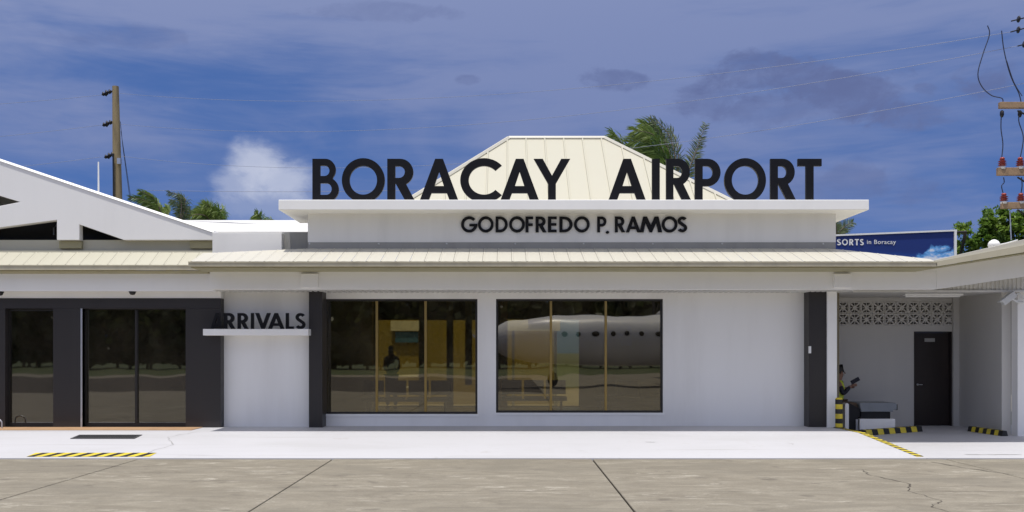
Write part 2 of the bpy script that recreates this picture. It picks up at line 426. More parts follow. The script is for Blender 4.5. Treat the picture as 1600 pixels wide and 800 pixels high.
def share(src, name, loc, parent, rot=None):
    """another object on the same mesh data"""
    o = bpy.data.objects.new(name, src.data); COL.objects.link(o); o.parent = parent
    q = parent; tot = Vector((0, 0, 0))
    while q is not None: tot += q.location; q = q.parent
    o.location = Vector(loc) - tot
    if rot: o.rotation_euler = rot
    return o


def wall_with_holes(x0, x1, z0, z1, holes, y0, y1):
    mb = MB()
    outer = [(x0, z0), (x1, z0), (x1, z1), (x0, z1)]
    hs = [[(a, c), (a, d), (b, d), (b, c)] for a, b, c, d in holes]
    return mb.prism([outer] + hs, y0, y1)


# ------------------------------------------------------------------ letters (heavy geometric capitals, cap height 1)
def arc(cx, cy, rx, ry, a0, a1, n=14):
    return [(cx + rx * cos(radians(a0 + (a1 - a0) * i / n)), cy + ry * sin(radians(a0 + (a1 - a0) * i / n))) for i in range(n + 1)]


def stroke(path, w):
    L, R = [], []
    for i, p in enumerate(path):
        a = path[max(i - 1, 0)]; b = path[min(i + 1, len(path) - 1)]
        dx, dz = b[0] - a[0], b[1] - a[1]; q = math.hypot(dx, dz)
        nx, nz = -dz / q * w / 2, dx / q * w / 2
        L.append((p[0] + nx, p[1] + nz)); R.append((p[0] - nx, p[1] - nz))
    return L + R[::-1]


S_ = 0.19
def glyph(c):
    s = S_
    if c == 'I': return [[(0, 0), (s, 0), (s, 1), (0, 1)]]
    if c == '.': return [arc(0.12, 0.12, 0.12, 0.12, 0, 345, 11)]
    if c == 'L': return [[(0, 0), (.5, 0), (.5, .17), (s, .17), (s, 1), (0, 1)]]
    if c == 'T': return [[(.2, 0), (.2 + s, 0), (.2 + s, .83), (.59, .83), (.59, 1), (0, 1), (0, .83), (.2, .83)]]
    if c == 'E': return [[(0, 0), (.5, 0), (.5, .165), (s, .165), (s, .42), (.48, .42), (.48, .585), (s, .585), (s, .835), (.5, .835), (.5, 1), (0, 1)]]
    if c == 'F': return [[(0, 0), (s, 0), (s, .40), (.46, .40), (.46, .565), (s, .565), (s, .835), (.48, .835), (.48, 1), (0, 1)]]
    if c == 'O': return [arc(.52, .5, .52, .515, 0, 352.5, 47), arc(.52, .5, .335, .335, 0, 351, 39)]
    if c == 'C': return [arc(.52, .5, .52, .515, 42, 318, 34) + arc(.52, .5, .335, .335, 318, 42, 30)]
    if c == 'G': return [arc(.52, .5, .52, .515, 42, 364, 38) + [(.53, .536), (.53, .38)] + arc(.52, .5, .335, .335, 339, 42, 30)]
    if c == 'D': return [[(0, 0), (.3, 0)] + arc(.3, .5, .5, .5, -90, 90, 24) + [(0, 1)], [(s, .17), (.29, .17)] + arc(.29, .5, .32, .33, -90, 90, 20) + [(s, .83)]]
    if c == 'P': return [[(0, 0), (s, 0), (s, .36), (.31, .36)] + arc(.31, .68, .32, .32, -90, 90, 16) + [(0, 1)], [(s, .53), (.29, .53)] + arc(.29, .68, .15, .15, -90, 90, 12) + [(s, .83)]]
    if c == 'R': return [[(0, 0), (s, 0), (s, .42), (.2, .42), (.44, 0), (.67, 0), (.45, .41)] + arc(.31, .69, .31, .31, -62, 90, 14) + [(0, 1)], [(s, .555), (.28, .555)] + arc(.28, .692, .138, .138, -90, 90, 12) + [(s, .83)]]
    if c == 'B': return [[(0, 0), (.36, 0)] + arc(.36, .285, .285, .285, -90, 62, 14) + arc(.32, .745, .25, .255, -42, 90, 12) + [(0, 1)],
                         [(s, .16), (.34, .16)] + arc(.34, .295, .135, .135, -90, 90, 10) + [(s, .43)], [(s, .60), (.30, .60)] + arc(.30, .72, .12, .12, -90, 90, 10) + [(s, .84)]]
    if c == 'A': return [[(0, 0), (.215, 0), (.295, .2), (.665, .2), (.745, 0), (.96, 0), (.575, 1), (.385, 1)], [(.365, .365), (.48, .70), (.595, .365)]]
    if c == 'V': return [[(.36, 0), (.54, 0), (.9, 1), (.685, 1), (.45, .33), (.215, 1), (0, 1)]]
    if c == 'Y': return [[(.35, 0), (.54, 0), (.54, .42), (.89, 1), (.67, 1), (.445, .61), (.22, 1), (0, 1), (.35, .42)]]
    if c == 'M': return [[(0, 0), (.195, 0), (.29, .60), (.49, 0), (.61, 0), (.81, .60), (.905, 0), (1.1, 0), (.92, 1), (.735, 1), (.55, .44), (.365, 1), (.18, 1)]]
    if c == 'S':
        p = arc(.30, .735, .195, .175, 28, 232, 16) + arc(.29, .275, .205, .185, 58, -152, 18)
        return [stroke(p, .18)]
    raise KeyError(c)


def letter(c, x0, x1, z0, z1, y0, y1, mat, parent, bevel=0.0):
    g = glyph(c)
    xs = [p[0] for o in g for p in o]; lo, hi = min(xs), max(xs)
    g2 = [[(x0 + (p[0] - lo) / (hi - lo) * (x1 - x0), z0 + p[1] * (z1 - z0)) for p in o] for o in g]
    o = MB().prism(g2, y0, y1).build('letter', mat, parent, label='letter ' + c if c != '.' else 'full stop')
    return o


# ------------------------------------------------------------------ ground
def floor_l(y): return 0.02 + (0.25 - 0.02) * min(1, max(0, (y - 16.08) / (18.4 - 16.08)))
def floor_r(y): return 0.02 + 0.07 * min(1, max(0, (y - 19.0) / 3.15))
def edge_x(y): return 7.04 + (7.25 - 7.04) * max(0, (18.75 - y) / 2.67)

g = MB().add([(-900, -900, -0.16), (900, -900, -0.16), (900, 900, -0.16), (-900, 900, -0.16)], [(0, 1, 2, 3)])
g.build('ground', M['grass'], kind='structure')
g = MB().box(-70, 70, -34, -27, -0.15, -0.05); g.build('runway', M['apron'], kind='structure')
apron = MB().box(-40, 40, -26, 16.06, -0.14, -0.035).build('apron', M['joint'], kind='structure')
xs = [-33.0, -28.6, -24.1, -19.7, -15.2, -10.7, -6.31, -2.97, 1.49, 7.55, 12.0, 16.4, 20.9, 25.3, 29.8, 34.2]
ys = [-25.9, -21.3, -16.7, -12.1, -7.5, -2.9, 1.8, 5.9, 9.4, 16.06]
rj = random.Random(3)
for i in range(len(xs) - 1):
    for j in range(len(ys) - 1):
        if ys[j + 1] < 1 and -40 < xs[i] < -1.0 and ys[j] > -26: continue      # the grass island
        gx = 0.012; tz = rj.uniform(-0.004, 0.0)
        MB().box(xs[i] + gx, xs[i + 1] - gx, ys[j] + gx * 0.6, ys[j + 1] - gx * 0.4, -0.034, tz).build('slab', M['apron'], apron, bevel=0.012)


def crack(pts, w, mat, parent, zf, name='crack'):
    """hairline crack: a zigzag sliver lying on the surface"""
    r = random.Random(len(pts) * 7 + int(abs(pts[0][0]) * 10))
    fine = []
    for a, b in zip(pts[:-1], pts[1:]):
        for k in range(6):
            t = k / 6; fine.append((a[0] + (b[0] - a[0]) * t + r.uniform(-.035, .035), a[1] + (b[1] - a[1]) * t + r.uniform(-.03, .03)))
    fine.append(pts[-1])
    vs = []; fs = []
    for i, p in enumerate(fine):
        a = fine[max(i - 1, 0)]; b = fine[min(i + 1, len(fine) - 1)]
        dx, dy = b[0] - a[0], b[1] - a[1]; q = math.hypot(dx, dy) or 1
        ww = w * r.uniform(0.25, 1.0) * (0.3 if i in (0, len(fine) - 1) else 1)
        for sgn in (1, -1):
            x, y = p[0] - sgn * dy / q * ww, p[1] + sgn * dx / q * ww
            vs.append((x, y, zf(y) + 0.004))
    for i in range(len(fine) - 1): fs.append((2 * i, 2 * i + 1, 2 * i + 3, 2 * i + 2))
    return MB().add(vs, fs).build(name, mat, parent)


z0f = lambda y: 0.0
crack([(5.55, 14.6), (5.45, 13.9), (5.66, 13.0), (5.30, 12.4), (5.42, 11.6), (5.05, 11.1), (5.1, 10.5)], 0.010, M['joint'], apron, z0f)
crack([(7.1, 15.6), (7.25, 14.9), (7.65, 13.9)], 0.016, M['joint'], apron, z0f)
crack([(-6.2, 14.33), (-4.6, 14.31), (-3.05, 14.36)], 0.007, M['joint'], apron, z0f)
crack([(1.55, 14.32), (3.4, 14.29), (5.2, 14.33)], 0.006, M['joint'], apron, z0f)
crack([(-2.9, 12.36), (-0.6, 12.33), (1.45, 12.35)], 0.006, M['joint'], apron, z0f)
crack([(1.9, 12.3), (4.2, 12.36), (6.9, 12.31)], 0.006, M['joint'], apron, z0f)

# the white painted walkway: a raised left part that ramps down to the apron, a lower right part
walk = MB()
ysl = [16.08, 18.4, 20.3]
for a, b in zip(ysl[:-1], ysl[1:]):
    xa, xb = edge_x(a), edge_x(b)
    walk.hexa([(-17, a, -0.3), (xa, a, -0.3), (xb, b, -0.3), (-17, b, -0.3)],
              [(-17, a, floor_l(a)), (xa, a, floor_l(a)), (xb, b, floor_l(b)), (-17, b, floor_l(b))])
walkway = walk.build('walkway', M['walk'], kind='structure', bevel=0.012)
lw = MB()
for a, b in ((16.08, 19.0), (19.0, 22.4)):
    xa, xb = edge_x(a) + .003, edge_x(b) + .003
    lw.hexa([(xa, a, -0.3), (17, a, -0.3), (17, b, -0.3), (xb, b, -0.3)], [(xa, a, floor_r(a)), (17, a, floor_r(a)), (17, b, floor_r(b)), (xb, b, floor_r(b))])
lower = lw.build('lower_walkway', M['walk'], kind='structure', bevel=0.01)
thr = MB().box(-17, -6.36, 18.92, 19.62, 0.252, 0.262).build('threshold_strip', M['terracotta'], walkway)
crack([(-6.05, 18.6), (-6.45, 17.9), (-6.15, 17.2), (-6.35, 16.3)], 0.009, M['flash'], walkway, floor_l)
crack([(-6.1, 16.35), (-4.9, 16.2)], 0.006, M['flash'], walkway, floor_l)
crack([(2.62, 17.45), (2.82, 17.42)], 0.012, M['flash'], walkway, floor_l, 'scuff_shadow_mark')
crack([(5.25, 17.4), (5.30, 17.2)], 0.010, M['flash'], walkway, floor_l, 'scuff_shadow_mark')
crack([(8.15, 16.55), (8.55, 16.53), (9.15, 16.55)], 0.035, M['flash'], lower, floor_r, 'scuff_shadow_mark')  # grey streak painted as the thin cast shadow of a wire


def stripes(a, b, width, n, zf, slant, parent, name='hazard_marking', right=None, lift=0.005):
    """black and yellow painted band from a to b (xy) on the floor; slant in stripe units"""
    a = Vector((a[0], a[1], 0)); b = Vector((b[0], b[1], 0)); d = (b - a); nrm = Vector((-d.y, d.x, 0)).normalized() * width
    mb = MB()
    for i in range(-2, n):
        mb.mi = i % 2
        q = []
        for t, sd in ((i / n, 0), ((i + 1) / n, 0), ((i + 1 + slant) / n, 1), ((i + slant) / n, 1)):
            t = min(1.0, max(0.0, t))
            p = a + d * t + nrm * sd; q.append((p.x, p.y, zf(p.y) + lift))
        if (Vector(q[1]) - Vector(q[0])).length + (Vector(q[2]) - Vector(q[3])).length > 1e-4: mb.add(q, [(0, 1, 2, 3)])
    return mb.build(name, [M['stripe_black'], M['yellow']], parent)


stripes((-8.28, 16.15), (-6.15, 16.15), 0.32, 16, floor_l, 0.9, walkway).data.materials[1] = M['yellow']
stripes((7.235, 16.16), (7.04, 18.74), 0.13, 30, floor_l, 0.7, walkway)
stripes((7.035, 18.75), (7.05, 19.6), 0.13, 10, floor_l, 0.7, walkway)

# ------------------------------------------------------------------ TERMINAL
T = thing('terminal_building', 'low white airport terminal with dark windows, cream metal roofs and tan gutters', 'airport terminal', (0, 20, 0))


def pb(name, mat, x0, x1, y0, y1, z0, z1, parent=T, bevel=0.0, label=None):
    return MB().box(x0, x1, y0, y1, z0, z1).build(name, mat, parent, bevel=bevel, label=label)


ZB = 3.109            # underside of the beam and soffit
WD = 20.05            # main wall face
# windows
def window(px0, px1, py0, py1, mulls, extra=None):
    d = WD + 0.05
    x0, x1, z0, z1 = X(px0, WD), X(px1, WD), Z(py1, WD), Z(py0, WD)
    fw = 0.045
    fr = MB()
    fr.box(x0, x1, d, d + .08, z1 - fw, z1); fr.box(x0, x1, d, d + .08, z0, z0 + fw)
    fr.box(x0, x0 + fw, d, d + .08, z0 + fw, z1 - fw); fr.box(x1 - fw, x1, d, d + .08, z0 + fw, z1 - fw)
    f = fr.build('window', M['frame'], T)
    xs_ = [x0 + fw] + [X(m, WD) for m in mulls] + [x1 - fw]
    for m in mulls:
        xm = X(m, WD)
        MB().box(xm - .026, xm + .026, d + .005, d + .075, z0 + fw, z1 - fw).build('mullion', M['bronze'], f, bevel=0.006)
    for i in range(len(xs_) - 1):
        a = xs_[i] + (.027 if i else .001); b = xs_[i + 1] - (.027 if i < len(xs_) - 2 else .001)
        tilt = random.uniform(-0.004, 0.004)
        MB().hexa([(a, d + .03, z0 + fw), (b, d + .03 + tilt, z0 + fw), (b, d + .036 + tilt, z0 + fw), (a, d + .036, z0 + fw)],
                  [(a, d + .03, z1 - fw), (b, d + .03 + tilt, z1 - fw), (b, d + .036 + tilt, z1 - fw), (a, d + .036, z1 - fw)]).build('pane', M['glass'], f)
    return (x0, x1, z0, z1)


w1 = window(506, 746, 467, 647, (588, 664.5))
w2 = window(775, 1036, 467, 645, (861, 947))
wall_with_holes(X(503, WD), X(1264, WD), 0.2, ZB + .05, [w1, w2], WD, WD + .22).build('front_wall', M['wall'], T)
# thin plaster frame lines round the windows
for (a, b, c, e) in (w1, w2):
    pb('window_sill', M['white'], a - .03, b + .03, WD - .02, WD + .02, c - .05, c - .004)
# arrivals wall, columns
AD = 19.85
pb('arrivals_wall', M['wall'], X(345, 19.63), X(482.5, 19.63), AD, AD + .3, 0.2, ZB + .05)
pb('column', M['dark'], X(482.5, 19.63), X(503.5, 19.63), 19.63, WD + .1, 0.2, ZB + .02, bevel=0.008, label='charcoal column beside the arrivals letters')
pb('column', M['dark'], X(1264, 19.72), X(1292, 19.72), 19.72, WD + .25, 0.2, ZB + .02, bevel=0.008, label='charcoal column at the end of the front wall')
pb('column', M['white'], X(1292.5, 19.68), X(1308, 19.68), 19.68, 20.4, 0.0, ZB + .02, bevel=0.01, label='white corner column')
pb('wall_switch', M['lamp_white'], X(1263.5, 19.7), X(1266.5, 19.7), 19.66, 19.72, Z(552, 19.7), Z(541, 19.7))
# dark arrivals front with two glazed doors
LD = 19.63
zt = Z(466, LD); zl = Z(482, LD)
d1 = (X(8, LD), X(83, LD), 0.25, Z(483, LD)); d2 = (X(129, LD), X(290, LD), 0.25, Z(481, LD))
d0 = (-13.4, X(-40, LD), 0.25, Z(483, LD))
def door_wall():
    mb = MB(); xr = X(345, LD) - .002
    segs = [(-17, d0[0]), (d0[1], d1[0]), (d1[1], d2[0]), (d2[1], xr)]
    mb.box(-17, xr, LD, LD + .3, zl, zt)
    o = mb.build('door_lintel', M['dark'], T)
    for a, b in segs:
        pb('column', M['dark'], a, b, LD, LD + .3, 0.2, zl - .003, label='charcoal pier between the glass doors')
door_wall()
pb('front_wall', M['white'], -17, X(345, LD) - .004, LD + .01, LD + .3, zt + .002, ZB + .05, label='white strip above the dark doors')


def glass_door(rect, leaves, gold=None):
    x0, x1, z0, z1 = rect; y = LD + .12; fw = .035
    fr = MB(); fr.box(x0, x1, y, y + .06, z1 - fw, z1); fr.box(x0, x1, y, y + .06, z0, z0 + .09)
    fr.box(x0, x0 + fw, y, y + .06, z0 + .09, z1 - fw); fr.box(x1 - fw, x1, y, y + .06, z0 + .09, z1 - fw)
    f = fr.build('glass_door', M['frame'], T)
    n = leaves; w = (x1 - x0 - 2 * fw) / n
    for i in range(n):
        a = x0 + fw + i * w; b = a + w
        if i: MB().box(a - .026, a + .026, y - .01, y + .055, z0 + .09, z1 - fw).build('door_stile', M['frame'], f)
        MB().box(a + (.027 if i else .001), b - (.027 if i < n - 1 else .001), y + .02 + .012 * i, y + .026 + .012 * i, z0 + .09, z1 - fw).build('pane', M['glass_dark'], f)
    return f
glass_door(d0, 2); glass_door(d1, 1); gd = glass_door(d2, 2)
MB().box(X(126.5, LD), X(129, LD), LD - .02, LD + .1, .26, zl).build('door_stile', M['steel'], gd)
# interior of the arrivals hall (closed, dark)
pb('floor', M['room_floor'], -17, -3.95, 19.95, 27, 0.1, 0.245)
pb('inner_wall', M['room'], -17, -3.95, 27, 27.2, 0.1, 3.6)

# beams under the canopies
GY = 18.0
XL = X(295, GY)
pb('beam', M['white'], -17, XL + .1, 19.3, 19.5, ZB - .015, 3.46, label='white beam over the arrivals doors')
xbr = X(1463, 18.95)
pb('beam', M['white'], XL + .103, xbr, 18.95, 19.15, ZB, 3.475, bevel=0.006)
for px in ((470, 497), (1303, 1330)):
    pb('beam_end', M['white'], X(px[0], 18.9), X(px[1], 18.9), 18.88, 18.95 - .002, Z(449.5, 18.9), Z(427.5, 18.9), bevel=0.006)
# soffit behind the beam: ribbed sheet, ribs running in to the wall
sf = MB()
sf.box(XL + .1, 7.3, 19.152, 20.04, ZB + .012, ZB + .05)
n = int((7.3 - XL - .1) / .11)
for i in range(n): 
    x = XL + .12 + i * .11; sf.box(x, x + .05, 19.153, 20.03, ZB - .006, ZB + .011)
sf.build('soffit', M['soffit'], T, kind='stuff')
pb('soffit', M['soffit'], -17, XL + .09, 19.502, 19.625, ZB + .02, ZB + .05)

# canopy roofs: one sheet per rib spacing, gutter, fascia, soffit board
def roof(x0, x1, y0, z0, y1, z1, mat, frac, label=None, step=0.285):
    base = MB()
    base.hexa([(x0, y0 + .02, z0 - .09), (x1, y0 + .02, z0 - .09), (x1, y0 + .12, z0 - .05), (x0, y0 + .12, z0 - .05)],
              [(x0, y0 + .02, z0 - .03), (x1, y0 + .02, z0 - .03), (x1, y0 + .12, z0 + .01), (x0, y0 + .12, z0 + .01)])
    r = base.build('canopy_roof', mat, T, label=label)
    cache = {}
    n = int(round((x1 - x0) / step)); st = (x1 - x0) / n
    for i in range(n):
        x = x0 + i * st; fr0, fr1 = frac(x), frac(x + st)
        key = (round(fr0, 3), round(fr1, 3))
        if key in cache: share(cache[key], 'roof_sheet', (x, y0, z0), r); continue
        dy, dz = y1 - y0, z1 - z0
        mb = MB(); g_ = 0.003
        def pt(u, t, h): 
            f = fr0 + (fr1 - fr0) * u / st
            return (x + u, y0 + dy * t * f - h * .35, z0 + dz * t * f + h)
        prof = [(g_, 0), (g_ + .01, .006), (g_ + .03, .006), (g_ + .042, 0), (st * .5, .003), (st - .002, 0)]
        vs = [pt(u, 0, h) for u, h in prof] + [pt(u, 1, h) for u, h in prof]
        k = len(prof)
        vs += [pt(u, 0, h - .012) for u, h in prof]
        fs = [(j, j + 1, j + 1 + k, j + k) for j in range(k - 1)] + [(2 * k + j, 2 * k + j + 1, j + 1, j) for j in range(k - 1)]
        mb.add(vs, fs)
        cache[key] = mb.build('roof_sheet', mat, r, loc=(x, y0, z0))
    return r


# main canopy
def frac_main(x):
    px = CX + x * F / 18.4
    if px < 470: return max(.55, .60 + .40 * (px - 300) / 170)
    if px > 1322: return max(.10, 1 - .9 * (px - 1322) / 138)
    return 1.0
XR = X(1464, GY)
roof(XL, XR, GY + .08, 3.59, 19.30, 3.975, M['pale_roof'], frac_main, 'pale metal canopy roof over the windows')
# left canopy, a little further back and warmer
YL = 19.0
roof(-17.0, XL - .012, YL + .03, 3.61, YL + .56, 3.93, M['cream'], lambda x: 1.0, 'cream metal canopy roof over the arrivals doors')
def gutter(x0, x1, y, zb, zt_, parent=T, label=None):
    # an open box gutter with a rolled lip
    mb = MB(); mb.box(x0, x1, y, y + .012, zb, zt_); mb.box(x0, x1, y + .012, y + .12, zb, zb + .012); mb.box(x0, x1, y - .012, y - .0005, zt_ - .018, zt_ + .004)
    return mb.build('gutter', M['tan'], parent, label=label)
gutter(XL - .01, XR, GY, 3.49, 3.576)
gutter(-17, XL - .012, YL - .06, 3.505, 3.598)
# sloping soffit boards between gutter and beam
MB().hexa([(XL, GY+.12, 3.47), (XR, GY+.12, 3.47), (XR, 18.96, 3.462), (XL, 18.96, 3.462)], [(XL, GY+.12, 3.488), (XR, GY+.12, 3.488), (XR, 18.96, 3.48), (XL, 18.96, 3.48)]).build('soffit_board', M['olive'], T)
MB().hexa([(-17, YL + .055, 3.485), (XL - .013, YL + .055, 3.485), (XL - .013, 19.31, 3.45), (-17, 19.31, 3.45)], [(-17, YL + .055, 3.503), (XL - .013, YL + .055, 3.503), (XL - .013, 19.31, 3.468), (-17, 19.31, 3.468)]).build('soffit_board', M['olive'], T)
# end plate of the main canopy and the beam return on the left
MB().add([(XL, GY+.02, 3.49), (XL, GY+.08, 3.59), (XL, 18.9, 3.80), (XL, 19.3, 3.86), (XL, 19.3, 3.47), (XL, 18.95, 3.47)], [(0, 1, 2, 3, 4, 5)]).build('end_plate', M['tan'], T)
pb('beam', M['white'], XL + .103, XL + .303, 19.152, 19.62, ZB + .002, 3.47, label='short white beam return')
# ridge capping along the top of the left canopy
pb('ridge_cap', M['cream'], -17, X(333, 19.5), 19.54, 19.62, 3.90, 3.955)

# cream band wall behind the ridge with olive shade blocks, gable screen in front of it
GD = 19.72
band = MB(); band.box(-17, X(333, GD), GD + .06, GD + .3, 3.6, Z(375, GD + .06)); band.build('band_wall', M['cream'], T)
for a, b in ((93, 128), (297, 332)):
    pb('shade_block', M['olive'], X(a, GD), X(b, GD), GD - .02, GD + .058, Z(388, GD), Z(377, GD))  # olive blocks that paint the shade under the gable screen
def gp(px, py): return (X(px, GD), Z(py, GD))
outer = [gp(-330, 376), gp(-330, 358), gp(-150, 300), gp(-150, 275), gp(-60, 240), gp(-18, 246), gp(0, 251.5), gp(335, 364.5), gp(335, 376)]
# symmetric A-shaped screen, its peak left of the picture
outer = [gp(-375, 376), gp(-375, 364), gp(-20, 245), gp(335, 364.5), gp(335, 376), gp(197, 376), gp(128, 352), gp(128, 376), gp(93, 376), gp(93, 345),
         gp(-20, 360), gp(-133, 345), gp(-133, 376), gp(-168, 376), gp(-168, 352), gp(-237, 376)]
hole1 = [gp(-76, 317), gp(-20, 328), gp(36, 317), gp(-20, 300)]
MB().prism([outer, hole1], GD - .12, GD + .05).build('gable_screen', M['gable'], T, bevel=0.008)
# white cap along its sloping edges
cap = MB()
for (a, b) in (((-376, 362.5), (-20, 243.5)), ((-20, 243.5), (336, 363))):
    p, q = gp(*a), gp(*b)
    cap.hexa([(p[0], GD - .14, p[1] - .02), (q[0], GD - .14, q[1] - .02), (q[0], GD + .30, q[1] - .02), (p[0], GD + .30, p[1] - .02)],
             [(p[0], GD - .05, p[1] + .03), (q[0], GD - .05, q[1] + .03), (q[0], GD + .30, q[1] + .025), (p[0], GD + .30, p[1] + .025)])
cap.build('gable_cap', M['white'], T)
# grey louvre and a dark panel painted for the interior's shade, white ledge below it
pb('inner_wall', M['frame'], X(-370, 20.6), X(210, 20.6), 20.6, 20.7, 3.6, Z(335, 20.6), label='dark panel standing in for the unlit interior behind the gable screen')
pb('inner_wall', M['flash'], X(-140, 20.4), X(110, 20.4), 20.5, 20.55, Z(334, 20.5), Z(285, 20.5), label='grey louvre behind the gable screen')
MB().hexa([(X(-330, 20.1), GD + .31, 4.05), (X(240, 20.1), GD + .31, 4.05), (X(240, 20.1), 20.58, 4.0), (X(-330, 20.1), 20.58, 4.0)],
          [(X(-330, 20.1), GD + .31, 4.20), (X(240, 20.1), GD + .31, 4.15), (X(240, 20.1), 20.58, 4.28), (X(-330, 20.1), 20.58, 4.30)]).build('ledge', M['pale_roof'], T)
for px in (-40, 84):
    MB().tube([P(px, 367, 20.45), P(px, 356, 20.45), P(px + 4, 352, 20.45), P(px + 8, 354, 20.45)], .02, 8).build('pipe', M['steel'], T)
# gable roof running back from the screen
gr = MB(); a, b, c = gp(-374, 364), gp(-20, 246), gp(334, 365)
gr.add([(a[0], GD + .3, a[1] - .03), (b[0], GD + .3, b[1] - .03), (c[0], GD + .3, c[1] - .03), (a[0], 30, a[1] - .03), (b[0], 30, b[1] - .03), (c[0], 30, c[1] - .03)],
       [(0, 1, 4, 3), (1, 2, 5, 4)])
gr.build('gable_roof', M['pale_roof'], T)
# stepped white parapet block between gable and sign wall, low grey recess
pb('parapet_wall', M['gable'], X(333, 19.5), X(441, 19.5), 19.45, 20.4, 3.6, Z(364, 19.5), bevel=0.006)
pb('parapet_wall', M['flash'], X(441, 19.6) + .002, X(484, 19.6), 19.62, 20.4, 3.6, Z(362.5, 19.6), label='grey recessed parapet beside the sign wall')
MB().hexa([P(270, 364, 21.5), P(495, 364, 21.5), P(560, 345.5, 28), P(230, 345.5, 28)],
          [p + Vector((0, 0, .03)) for p in (P(270, 364, 21.5), P(495, 364, 21.5), P(560, 345.5, 28), P(230, 345.5, 28))]).build('low_roof', M['soffit'], T)
MB().tube([P(285, 346.5, 27.5), P(360, 349, 26), P(430, 353, 25), P(500, 358, 24)], .03, 6).build('roof_cable', M['cable'], T)
MB().tube([P(310, 350, 26.5), P(380, 357, 23.5), P(400, 362, 22)], .014, 6).build('roof_cable', M['cable'], T)

# sign wall, flashing, big slab
SD = 19.3
pb('sign_wall', M['sign_wall'], X(481, SD), X(1306, SD), SD, SD + .25, Z(378.5, SD), 4.69)
fl = pb('flashing', M['flash'], X(481.5, SD), X(1305.5, SD), SD - .012, SD + .2, 3.86, Z(378.5, SD) - .003)
scr0 = None
for k, px in enumerate((484, 592, 698, 805, 912, 1020, 1128, 1286)):
    MB().lathe((X(px, SD), SD - .013, Z(381, SD)), [(0.0, -.014), (.018, -.010), (.022, 0)], 8, 'y').build('screw', M['steel'], fl)
pb('sign_slab', M['white'], X(435, 18.75), X(1358, 18.75), 18.75, 20.7, 4.690, 4.894, bevel=0.012)
# hip roof behind the sign
hx0, hx1, hy0, hy1, hz0 = -2.55, 5.45, 20.6, 26.2, 4.93
rx0, rx1, ry, rz = X(795, 23.4), X(945, 23.4), 23.4, Z(216, 23.4)
hr = MB()
hr.add([(hx0, hy0, hz0), (hx1, hy0, hz0), (hx1, hy1, hz0), (hx0, hy1, hz0), (rx0, ry, rz), (rx1, ry, rz)], [(0, 1, 5, 4), (1, 2, 5), (2, 3, 4, 5), (3, 0, 4)])
hip = hr.build('hip_roof', M['cream'], T)
# standing seams on the front slope; caps on ridge and hips
nseam = 17
for i in range(nseam):
    x = hx0 + (i + .5) * (hx1 - hx0) / nseam
    if x < rx0: t = (x - hx0) / (rx0 - hx0)
    elif x > rx1: t = (hx1 - x) / (hx1 - rx1)
    else: t = 1.0
    a = Vector((x, hy0, hz0)); b = Vector((x, hy0 + (ry - hy0) * t, hz0 + (rz - hz0) * t)); n_ = Vector((0, -.63, .77)) * .03
    w_ = Vector((.022, 0, 0))
    MB().hexa([a - w_, a + w_, b + w_, b - w_], [a - w_ * .6 + n_, a + w_ * .6 + n_, b + w_ * .6 + n_, b - w_ * .6 + n_]).build('roof_seam', M['cream'], hip)
for a, b in (((hx0, hy0, hz0), (rx0, ry, rz)), ((rx0, ry, rz), (rx1, ry, rz)), ((rx1, ry, rz), (hx1, hy0, hz0)), ((hx0, hy1, hz0), (rx0, ry, rz)), ((hx1, hy1, hz0), (rx1, ry, rz))):
    MB().tube([Vector(a) + Vector((0, 0, .0)), Vector(b)], .06, 6, smooth=False).build('ridge_cap', M['pale_roof'], hip)
pb('hip_base', M['wall'], hx0 + .5, hx1 - .5, hy0 + .4, hy1 - .4, 3.6, hz0 + .1)
pb('flat_roof', M['pale_roof'], -3.9, 10.9, 20.3, 27.2, 3.45, 3.6)
pb('flat_roof', M['pale_roof'], -17, -3.902, 20.72, 27.2, 3.45, 3.6)

